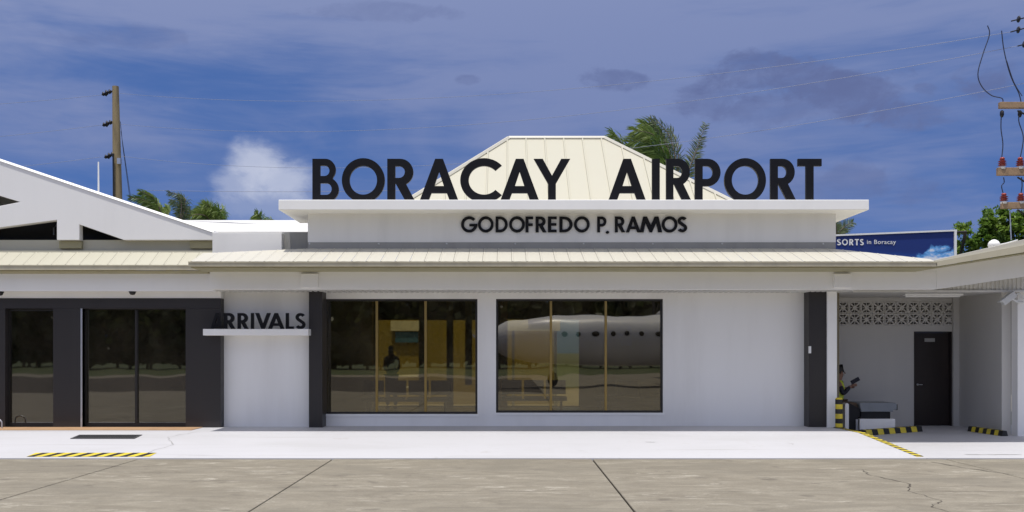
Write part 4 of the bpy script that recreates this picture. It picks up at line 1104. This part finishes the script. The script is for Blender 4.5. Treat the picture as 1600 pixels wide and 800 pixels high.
    for sx in (-.16, .14):
        for sy in (-.16, .16): MB().tube([(px_ + sx, py_ + sy, pz_), (px_ + sx, py_ + sy, pz_ + .429)], .016, 8).build('leg', M['steel'], st)
person()

def stander():
    o = Vector((X(612, 26.2), 26.2, .25))
    t = thing('person', 'dark-dressed person standing inside the lounge, dimly seen through the tinted glass', 'person', o)
    pts = [(0, 0, .92), (0, 0, 1.10), (.02, 0, 1.30), (.03, 0, 1.42), (.05, 0, 1.50), (.07, -.02, 1.58), (.08, -.02, 1.68),
           (.02, .17, 1.38), (.03, .20, 1.12), (.16, .12, .98), (.02, -.17, 1.38), (.05, -.19, 1.13), (.2, -.10, 1.05),
           (.0, .09, .88), (.03, .10, .48), (0, .11, .08), (.0, -.09, .88), (.06, -.10, .48), (.02, -.11, .08)]
    pts = [(p[1], -p[0], p[2]) for p in pts]
    ed = [(0, 1), (1, 2), (2, 3), (3, 4), (4, 5), (5, 6), (3, 7), (7, 8), (8, 9), (3, 10), (10, 11), (11, 12), (0, 13), (13, 14), (14, 15), (0, 16), (16, 17), (17, 18)]
    rad = [.14, .13, .15, .12, .06, .085, .075, .06, .045, .032, .06, .045, .032, .09, .065, .045, .09, .065, .045]
    skinned('body', pts, ed, rad, M['skin'], t, o)
    vp_ = [(0, 0, .90), (0, 0, 1.10), (0, -.02, 1.30), (0, -.03, 1.43), (.19, -.02, 1.37), (-.19, -.02, 1.37)]
    skinned('shirt', vp_, [(0, 1), (1, 2), (2, 3), (3, 4), (3, 5)], [.155, .145, .165, .11, .075, .075], M['navy'], t, o)
    tp = [(0, 0, .93), (.09, 0, .86), (.10, -.03, .48), (.11, 0, .10), (-.09, 0, .86), (-.10, -.06, .48), (-.11, -.02, .10)]
    skinned('trousers', tp, [(0, 1), (1, 2), (2, 3), (0, 4), (4, 5), (5, 6)], [.15, .105, .08, .06, .105, .08, .06], M['navy'], t, o)
    skinned('hair', [(-.02, -.05, 1.73), (-.02, -.0, 1.70), (-.02, .02, 1.62)], [(0, 1), (1, 2)], [.08, .09, .06], M['hair'], t, o)
    for sx in (.11, -.11): MB().box(o.x + sx - .045, o.x + sx + .045, o.y - .2, o.y + .06, o.z + .002, o.z + .075).build('shoe', M['hair'], t, bevel=.02)
stander()

# ------------------------------------------------------------------ UTILITY POLES, WIRES
LPD = 42.0
pl = thing('utility_pole', 'weathered wooden utility pole with side insulators behind the gable', 'utility pole', (X(183, LPD), LPD, 0))
zt_ = Z(135, LPD)
MB().tube([(X(186, LPD), LPD, -.1), (X(183.5, LPD), LPD, Z(300, LPD)), (X(180.5, LPD), LPD, zt_)], [.26, .20, .14], 12).build('pole', M['wood_pole'], pl)
def side_insulator(px, py, d, parent, s=1.0, pole_px=177):
    c = P(px, py, d)
    mb = MB()
    mb.tube([P(pole_px, py - 3, d), P(px + 4, py - 1, d), P(px - 8 * s, py + 3 * s, d)], .035, 6)
    for k, r in ((-5, .10), (0, .13), (5, .11)):
        q = P(px + k * s, py + (-k * .35), d)
        mb.lathe(q, [(.001, -.05), (r, -.03), (r * .6, .05), (.001, .09)], 10, 'x')
    q = P(px - 2, py + 5 * s, d); mb.tube([P(px, py, d), q], .05, 6)
    mb.build('insulator', M['insul_dark'], parent)
for px, py in ((167, 145), (168, 193), (171, 243)): side_insulator(px, py, LPD, pl)
MB().tube([P(188, 190, LPD), P(192, 230, LPD), P(204, 318, LPD)], .012, 6).build('guy_wire', M['wire_dark'], pl)
MB().tube([P(189, 205, LPD), P(203, 300, LPD + 1), P(207, 330, LPD + 1)], .010, 6).build('guy_wire', M['wire_dark'], pl)
MB().tube([P(177, 240, LPD - .3), P(178, 320, LPD - .3)], .04, 6).build('conduit', M['frame'], pl)
MB().box(X(187, LPD), X(192, LPD), LPD - .3, LPD - .1, Z(258, LPD), Z(249, LPD)).build('meter_box', M['steel'], pl)

RPD = 25.0
pr = thing('utility_pole', 'wooden utility pole with crossarms and red insulators cut by the picture edge', 'utility pole', (X(1648, RPD), RPD, 0))
MB().tube([(X(1649, RPD), RPD, -.1), (X(1648, RPD), RPD, Z(5, RPD))], [.19, .13], 12).build('pole', M['wood_pole'], pr)
for (x0, x1, y0, y1) in ((1555, 1742, 163, 172.5), (1552, 1745, 264.5, 276.5), (1558, 1740, 318, 328)):
    MB().box(X(x0, RPD), X(x1, RPD), RPD - .26, RPD - .14, Z(y1, RPD), Z(y0, RPD)).build('crossarm', M['crossarm'], pr, bevel=0.01)
for (a, b) in (((1590, 277), (1645, 312)), ((1590, 328), (1645, 362)), ((1590, 173), (1645, 200))):
    MB().tube([P(a[0], a[1], RPD - .28), P(b[0], b[1], RPD - .18)], .022, 6).build('brace', M['frame'], pr)
def pin_insulator(px, y0, y1, d, white=True):
    h = Z(y0, d) - Z(y1, d); c = P(px, y1, d); r = 7.0 * d / F
    o = MB().lathe(c, [(r * .45, h * .30), (r * .95, h * .34), (r * .5, h * .45), (r * .95, h * .5), (r * .45, h * .6), (r * .9, h * .66), (r * .35, h * .8), (r * .6, h * .84), (r * .4, h), (.001, h)], 12).build('insulator', M['insul_red'], pr)
    MB().lathe(c, [(r * .3, 0), (r * .7, h * .03), (r * .75, h * .2), (r * .4, h * .30)], 12).build('cap', M['porcelain'], o)
for px in (1566, 1594, 1700):
    pin_insulator(px, 246, 265, RPD - .2)
for px in (1568.5, 1595, 1702):
    pin_insulator(px, 302, 319, RPD - .2)
def strain(px, py, px1, py1):
    a, b = P(px, py, RPD), P(px1, py1, RPD); mb = MB(); mb.tube([a, b], .018, 6)
    n = 4
    for k in range(n):
        q = a + (b - a) * ((k + .8) / n); mb.lathe(q, [(.001, -.03), (.085, -.02), (.09, .0), (.03, .035), (.001, .05)], 10, 'x')
    mb.build('insulator', M['insul_dark'], pr)
strain(1580, 33, 1640, 18); strain(1579, 50, 1642, 33); strain(1590, 72, 1644, 58)
def wirepath(name, pts, r, mat, parent, d): 
    # smooth path through picture points at one distance
    q = [P(a, b, d) for a, b in pts]; out = []
    for i in range(len(q) - 1):
        p0, p1, p2, p3 = q[max(i - 1, 0)], q[i], q[i + 1], q[min(i + 2, len(q) - 1)]
        for k in range(5):
            t = k / 5; out.append(.5 * ((2 * p1) + (p2 - p0) * t + (2 * p0 - 5 * p1 + 4 * p2 - p3) * t * t + (3 * p1 - p0 - 3 * p2 + p3) * t ** 3))
    out.append(q[-1])
    return MB().tube(out, r, 6).build(name, mat, parent)
J = 'jumper_wire'
wirepath(J, [(1543, 40), (1546, 54), (1536, 84), (1528, 115), (1534, 135), (1549, 149), (1566, 154), (1566, 164)], .013, M['wire_dark'], pr, RPD - .2)
wirepath(J, [(1565, 48), (1569, 80), (1579, 118), (1592, 146), (1596, 163)], .013, M['wire_dark'], pr, RPD - .2)
wirepath(J, [(1573, 95), (1584, 128), (1597, 150)], .010, M['wire_dark'], pr, RPD - .25)
wirepath(J, [(1565, 173), (1564, 200), (1567, 225), (1565, 248)], .013, M['wire_dark'], pr, RPD - .2)
wirepath(J, [(1593, 173), (1592, 190), (1599, 215), (1594, 247)], .013, M['wire_dark'], pr, RPD - .2)
wirepath(J, [(1568, 277), (1569, 285), (1565, 291), (1568, 304)], .013, M['wire_dark'], pr, RPD - .2)
wirepath(J, [(1596, 277), (1597, 290), (1595, 304)], .013, M['wire_dark'], pr, RPD - .2)
for px in (1565.5, 1593.5):
    c = P(px, 176, RPD - .2); MB().lathe(c, [(.02, .06), (.05, .03), (.055, -.06), (.03, -.12), (.001, -.13)], 8).build('bushing', M['insul_dark'], pr)
MB().tube([P(1578, 330, RPD - .2), P(1580, 375, RPD - .2)], .016, 6).build('ground_wire', M['steel'], pr)

def span(a, b, sag, r, label, mat):
    pts = []
    for k in range(41):
        t = k / 40; p = a + (b - a) * t; p = p - Vector((0, 0, sag * 4 * t * (1 - t))); pts.append(p)
    return MB().tube(pts, r, 5).build('power_line', mat, cat='power line', label=label, group='overhead wires')
span(P(188, 146, LPD), P(1579, 50, RPD), .95, .0065, 'top thin wire strung between the two wooden poles', M['wire'])
span(P(188, 194, LPD), P(1590, 72, RPD), 1.1, .0065, 'middle thin wire strung between the two wooden poles', M['wire'])
span(P(189, 244, LPD), P(1640, 122, RPD), 1.3, .0065, 'lowest thin wire strung between the two wooden poles', M['wire'])
span(P(162, 148, LPD), P(-200, 172, LPD - 4), .10, .007, 'topmost pale wire leaving the single pole towards the picture edge', M['wire'])
span(P(160, 195, LPD), P(-200, 228, LPD - 4), .10, .007, 'middle pale wire leaving the single pole towards the picture edge', M['wire'])
span(P(160, 245, LPD), P(-200, 278, LPD - 4), .10, .007, 'lowest pale wire leaving the single pole towards the picture edge', M['wire'])
span(P(220, 297, 48), P(700, 296, 48), .1, .010, 'low dark wire crossing behind the white cloud', M['wire'])

an = thing('antenna_mast', 'thin white antenna mast rising behind the gable edge', 'antenna', (X(154, 24), 24, 3.6))
MB().tube([(X(154.2, 24), 24, 3.6), (X(154, 24), 24, Z(290, 24)), (X(153.8, 24), 24, Z(253, 24))], [.03, .024, .018], 8).build('mast', M['lamp_white'], an)
MB().lathe((X(154.2, 24), 24, 3.6), [(.12, 0), (.12, .03), (.04, .05)], 10).build('base_plate', M['steel'], an)

# ------------------------------------------------------------------ PALMS AND TREES
def frond(mb, spine, n, L, blow, spread, rng, wd=.05):
    """leaflets in two ranks along a bent spine, blown along `blow`"""
    # resample spine
    pts = []
    q = [Vector(p) for p in spine]
    for i in range(len(q) - 1):
        p0, p1, p2, p3 = q[max(i - 1, 0)], q[i], q[i + 1], q[min(i + 2, len(q) - 1)]
        for k in range(6):
            t = k / 6; pts.append(.5 * ((2 * p1) + (p2 - p0) * t + (2 * p0 - 5 * p1 + 4 * p2 - p3) * t * t + (3 * p1 - p0 - 3 * p2 + p3) * t ** 3))
    pts.append(q[-1])
    N = len(pts)
    mb.mi = 1; mb.tube(pts, [.045 * (1 - .85 * i / (N - 1)) for i in range(N)], 5); mb.mi = 0
    blow = Vector(blow)
    for i in range(n):
        t = .10 + .90 * (i + rng.random() * .6) / n
        f = min(t, .999) * (N - 1); k = int(f); c = pts[k].lerp(pts[k + 1], f - k); d = (pts[k + 1] - pts[k]).normalized()
        side = d.cross(Vector((0, -1, .25))).normalized()
        other = d.cross(side).normalized()
        l = L * (.35 + .75 * sin(pi * min(1, t * .85 + .1))) * rng.uniform(.75, 1.15)
        for sg_ in (1, -1):
            o = (side * sg_ * spread + other * rng.uniform(-.55, .55) + d * .45 + blow * rng.uniform(.6, 1.3)).normalized()
            o2 = (o + blow * .5 + Vector((0, 0, -.28))).normalized()
            w = o.cross(Vector((rng.uniform(-.5, .5), 1, rng.uniform(-.5, .5)))).normalized() * wd * rng.uniform(.7, 1.2)
            m = c + o * l * .55; e = m + o2 * l * .5
            mb.add([c - w * .5, c + w * .5, m + w * .8, m - w * .8, e], [(0, 1, 2, 3), (3, 2, 4)])


def palm(name, label, base_px, crown_px, d, fronds, mats, n=60, L=.9, blow=(-.5, 0, -.2), wd=.05, group=None, seed=1):
    rng = random.Random(seed)
    c = P(crown_px[0], crown_px[1], d)
    t = thing(name, label, 'palm tree', (X(base_px, d), d, -.1), group)
    b = Vector((X(base_px, d), d, -.1))
    pts = [b.lerp(c, k / 8) + Vector((.25 * sin(k / 8 * pi), 0, 0)) for k in range(9)]
    tr = MB().tube(pts, [.24 - .11 * k / 8 for k in range(9)], 10); 
    for k in range(1, 8): tr.lathe(pts[k], [(.2 - .1 * k / 8, -.04), (.225 - .1 * k / 8, 0), (.2 - .1 * k / 8, .04)], 10)
    tr.build('trunk', M['bark'], t)
    mb = MB()
    for fr_ in fronds:
        sp = [c]; 
        m = len(fr_)
        dy = rng.uniform(-1.3, 1.3)
        for i, (px, py) in enumerate(fr_): sp.append(P(px, py, d) + Vector((0, dy * (i + 1) / m, 0)))
        frond(mb, sp, n, L, blow, .75, rng, wd)
    # more fronds round the back and low down, hidden from the front
    mb.build('crown', mats, t)
    return t


palm('coconut_palm', 'windblown coconut palm rising behind the cream hip roof', 1056, (1056, 318), 40,
     [[(1046, 270), (1022, 218), (988, 210)], [(1042, 276), (1014, 228), (980, 228)], [(1040, 282), (1012, 246), (982, 252)], [(1050, 262), (1036, 208), (1006, 190)],
      [(1044, 285), (1024, 248), (994, 240)], [(1046, 292), (1026, 266), (996, 268)], [(1050, 290), (1040, 250), (1022, 225)], [(1050, 300), (1036, 282), (1012, 288)],
      [(1012, 280), (986, 246), (954, 214)], [(1010, 286), (984, 252), (960, 224)]],
     [M['palm'], M['bark']], 130, .85, (-.85, 0, -.10), .024, seed=4)
SECOND = [[(1056, 270), (1046, 215), (1022, 184)], [(1058, 278), (1058, 232), (1048, 200)], [(1054, 276), (1040, 225), (1016, 183)],
          [(1066, 290), (1083, 246), (1104, 193)], [(1064, 296), (1078, 262), (1098, 214)]]
t_palm = bpy.data.objects['coconut_palm']; mbp = MB(); rgp = random.Random(14)
for k, fr_ in enumerate(SECOND):
    frond(mbp, [P(1056, 318, 40)] + [P(a_, b_, 40) + Vector((0, .2 * i - .3, 0)) for i, (a_, b_) in enumerate(fr_)], 80, .46, (-.55, 0, -.2) if k < 3 else (-.1, 0, .1), .75, rgp, .02)
mbp.build('outer_fronds', [M['palm_grey'], M['bark']], t_palm)
palm('coconut_palm', 'windblown palm with dense fronds just behind the gable slope', 262, (258, 348), 46,
     [[(244, 326), (230, 315), (212, 312)], [(246, 322), (234, 310), (222, 306)], [(248, 330), (236, 324), (222, 328)], [(250, 320), (242, 309), (232, 305)],
      [(254, 334), (246, 326), (234, 330)], [(258, 334), (254, 322), (246, 316)]],
     [M['palm'], M['bark']], 90, .42, (-.7, 0, -.2), .022, 'palms behind the low white roof', 8)
palm('coconut_palm', 'sparse grey palm with arching fronds standing tallest behind the gable slope', 280, (280, 350), 47,
     [[(284, 325), (280, 306), (264, 301)], [(286, 322), (288, 310), (277, 303)], [(276, 332), (268, 314), (254, 308)], [(287, 332), (289, 320), (285, 308)], [(284, 340), (287, 330), (288, 320)]],
     [M['palm_grey'], M['bark']], 60, .40, (-.6, 0, -.45), .018, 'palms behind the low white roof', 9)
palm('coconut_palm', 'small round palm crown just above the low white roof', 328, (330, 352), 50,
     [[(322, 336), (312, 330), (304, 336)], [(324, 332), (316, 324), (307, 326)], [(328, 334), (328, 324), (318, 322)], [(334, 334), (340, 326), (338, 322)], [(336, 338), (346, 332), (350, 336)], [(326, 340), (314, 338), (306, 345)],
      [(338, 342), (346, 338), (352, 344)], [(332, 336), (334, 326), (330, 323)]],
     [M['palm'], M['bark']], 90, .55, (-.6, 0, -.15), .022, 'palms behind the low white roof', 10)
palm('coconut_palm', 'distant palm tip barely showing over the low white roof', 408, (410, 352), 60,
     [[(406, 346), (402, 340), (399, 337)], [(410, 345), (408, 339), (406, 336)], [(414, 347), (418, 342), (421, 340)]],
     [M['palm'], M['bark']], 22, .5, (-.3, 0, -.1), .04, 'palms behind the low white roof', 11)
palm('coconut_palm', 'little palm tip above the blue billboard beside the sign wall', 1306, (1308, 372), 44,
     [[(1312, 362), (1322, 352), (1332, 347)], [(1308, 360), (1308, 352), (1312, 347)], [(1314, 366), (1324, 360), (1334, 354)], [(1304, 362), (1300, 352), (1296, 348)]],
     [M['palm_grey'], M['bark']], 46, .40, (.1, 0, .1), .018, None, 12)


def broad_tree(name, label, base, lumps, trunk_top, mat, nleaf, leaf, seed, group=None):
    rng = random.Random(seed)
    t = thing(name, label, 'tree', base, group)
    b = Vector(base); tt = Vector(trunk_top)
    tr = MB().tube([b + Vector((0, 0, -.1)), b.lerp(tt, .5) + Vector((.1, .1, 0)), tt], [.24, .18, .12], 10)
    for c, r in lumps: tr.tube([tt - Vector((0, 0, .6)), tt.lerp(Vector(c), .5) + Vector((0, 0, .15)), Vector(c)], [.10, .06, .02], 6)
    tr.build('trunk', M['bark'], t)
    mb = MB(); tot = sum(r ** 2 for c, r in lumps)
    for c, r in lumps:
        c = Vector(c); n = int(nleaf * r * r / tot)
        clumps = []
        for k in range(max(8, int(26 * r))):
            u = Vector((rng.gauss(0, 1), rng.gauss(0, 1), rng.gauss(0, 1))).normalized() * r * rng.uniform(.45, 1.05); u.z *= .8
            clumps.append((c + u, u.normalized(), rng.uniform(.14, .34) * max(.6, r * .6)))
        for k in range(n):
            cc, nn, rr = rng.choice(clumps)
            p = cc + Vector((rng.gauss(0, .55), rng.gauss(0, .55), rng.gauss(0, .4))) * rr
            d = (nn + Vector((rng.gauss(0, .7), rng.gauss(0, .7), rng.gauss(0, .7) - .2))).normalized()
            s_ = d.cross(Vector((rng.random() - .5, rng.random() - .5, 1))).normalized() * leaf * rng.uniform(.25, .4); l = d * leaf * rng.uniform(.7, 1.3)
            mb.add([p, p + l * .5 + s_, p + l, p + l * .5 - s_], [(0, 1, 2, 3)])
    mb.build('crown', mat, t)
    return t


TD = 38.0
def lump(px, py, r, dy=0): return (tuple(P(px, py, TD) + Vector((0, dy, 0))), r)
broad_tree('broadleaf_tree', 'bushy green broadleaf tree beside the blue billboard', (X(1580, TD), TD, -.1),
           [lump(1562, 352, .75), lump(1545, 358, .7, -.4), lump(1522, 362, .62, .3), lump(1585, 348, .7, .2), lump(1572, 368, .9, -.3), lump(1610, 360, 1.0, .1), lump(1530, 385, .9), lump(1565, 395, 1.1, .3), lump(1506, 395, .6, .5), lump(1600, 395, 1.0), lump(1650, 375, 1.2, .2)],
           P(1585, 400, TD), M['leaf'], 17000, .17, 21)

# ------------------------------------------------------------------ what stands behind the viewer, seen as reflections in the dark glass
MB().box(-60, 60, -62, -27, -.15, -.1).build('far_field', M['grass'], kind='structure')
rng = random.Random(5); mb = MB()
for k in range(96):
    cx_ = -85 + k * 1.8 + rng.uniform(-1, 1); cy_ = -70 + rng.uniform(-5, 5); hh = rng.uniform(8.5, 13)
    mb.tube([(cx_, cy_, -.15), (cx_, cy_, hh * .6)], .2, 6)
    for q in range(560):
        a = rng.uniform(0, 2 * pi); r = rng.uniform(.2, 3.2); z = hh * rng.uniform(.06, 1) ; r *= (1.15 - abs(z / hh - .45) * 1.1)
        p = Vector((cx_ + r * cos(a), cy_ + r * sin(a), z)); u = Vector((rng.gauss(0, 1), rng.gauss(0, 1), rng.gauss(0, 1))).normalized() * .62; v = u.cross(Vector((rng.gauss(0, 1), 1, rng.gauss(0, 1)))).normalized() * .42
        mb.add([p - u, p + v, p + u, p - v], [(0, 1, 2, 3)])
mb.build('far_wood', M['far_leaf'], kind='stuff')
# parked turboprop on the apron
ap = thing('parked_airplane', 'white propeller airliner on the apron, seen only as a reflection in the window glass', 'airplane', (10, -9, 0))
c0 = (-1.5, -9.0, 2.45)
MB().lathe(c0, [(.02, 0), (.45, .5), (.9, 1.4), (1.22, 2.8), (1.36, 4.2), (1.36, 16), (1.1, 19), (.6, 22), (.15, 24)], 24, 'x').build('fuselage', M['plane_white'], ap)
for k in range(15): MB().lathe((3.0 + k * .8, -7.66, 2.75), [(.001, .03), (.14, .02), (.14, -.04)], 12, 'y').build('cabin_window', M['belt'], ap)
MB().hexa([(9.5, -23, 4.05), (11.3, -23, 4.05), (12, 4, 4.05), (9.5, 4, 4.05)], [(9.6, -23, 4.15), (11.2, -23, 4.12), (11.8, 4, 4.25), (9.6, 4, 4.3)]).build('wing', M['plane_white'], ap)
for yy in (-5.4, -12.6): MB().lathe((8.2, yy, 3.75), [(.05, 0), (.35, .4), (.5, 1.2), (.5, 4), (.1, 6)], 14, 'x').build('engine', M['plane_grey'], ap)
for yy in (-5.4, -12.6):
    for a in (20, 110, 200, 290):
        MB().hexa([(8.25, yy + .1 * cos(radians(a)), 3.75 + .1 * sin(radians(a))), (8.35, yy + .1 * cos(radians(a)) + .1, 3.75 + .1 * sin(radians(a)) + .1), (8.35, yy + 1.7 * cos(radians(a)) + .1, 3.75 + 1.7 * sin(radians(a)) + .1), (8.25, yy + 1.7 * cos(radians(a)), 3.75 + 1.7 * sin(radians(a)))],
                  [(8.3, yy + .1 * cos(radians(a)), 3.75 + .1 * sin(radians(a))), (8.4, yy + .1 * cos(radians(a)) + .1, 3.75 + .1 * sin(radians(a)) + .1), (8.4, yy + 1.7 * cos(radians(a)) + .1, 3.75 + 1.7 * sin(radians(a)) + .1), (8.3, yy + 1.7 * cos(radians(a)), 3.75 + 1.7 * sin(radians(a)))]).build('propeller_blade', M['frame'], ap)
MB().hexa([(19, -9.12, 3.2), (22.4, -9.12, 3.0), (22.4, -8.88, 3.0), (19, -8.88, 3.2)], [(21.2, -9.06, 7.2), (23, -9.06, 7.2), (23, -8.94, 7.2), (21.2, -8.94, 7.2)]).build('tail_fin', M['plane_white'], ap)
MB().hexa([(21.3, -12.5, 7.15), (22.6, -12.5, 7.15), (22.9, -5.5, 7.15), (21.3, -5.5, 7.15)], [(21.3, -12.5, 7.25), (22.6, -12.5, 7.25), (22.9, -5.5, 7.25), (21.3, -5.5, 7.25)]).build('tailplane', M['plane_white'], ap)
for x, y in ((2.38, -9), (9.6, -7.4), (9.6, -10.6)):
    MB().tube([(x, y, .4), (x, y, 1.6)], .07, 8).build('gear_leg', M['steel'], ap)
    MB().lathe((x, y - .12, .4), [(.001, 0), (.38, 0), (.4, .04), (.4, .2), (.38, .24), (.001, .24)], 18, 'y').build('wheel', M['rubber'], ap)
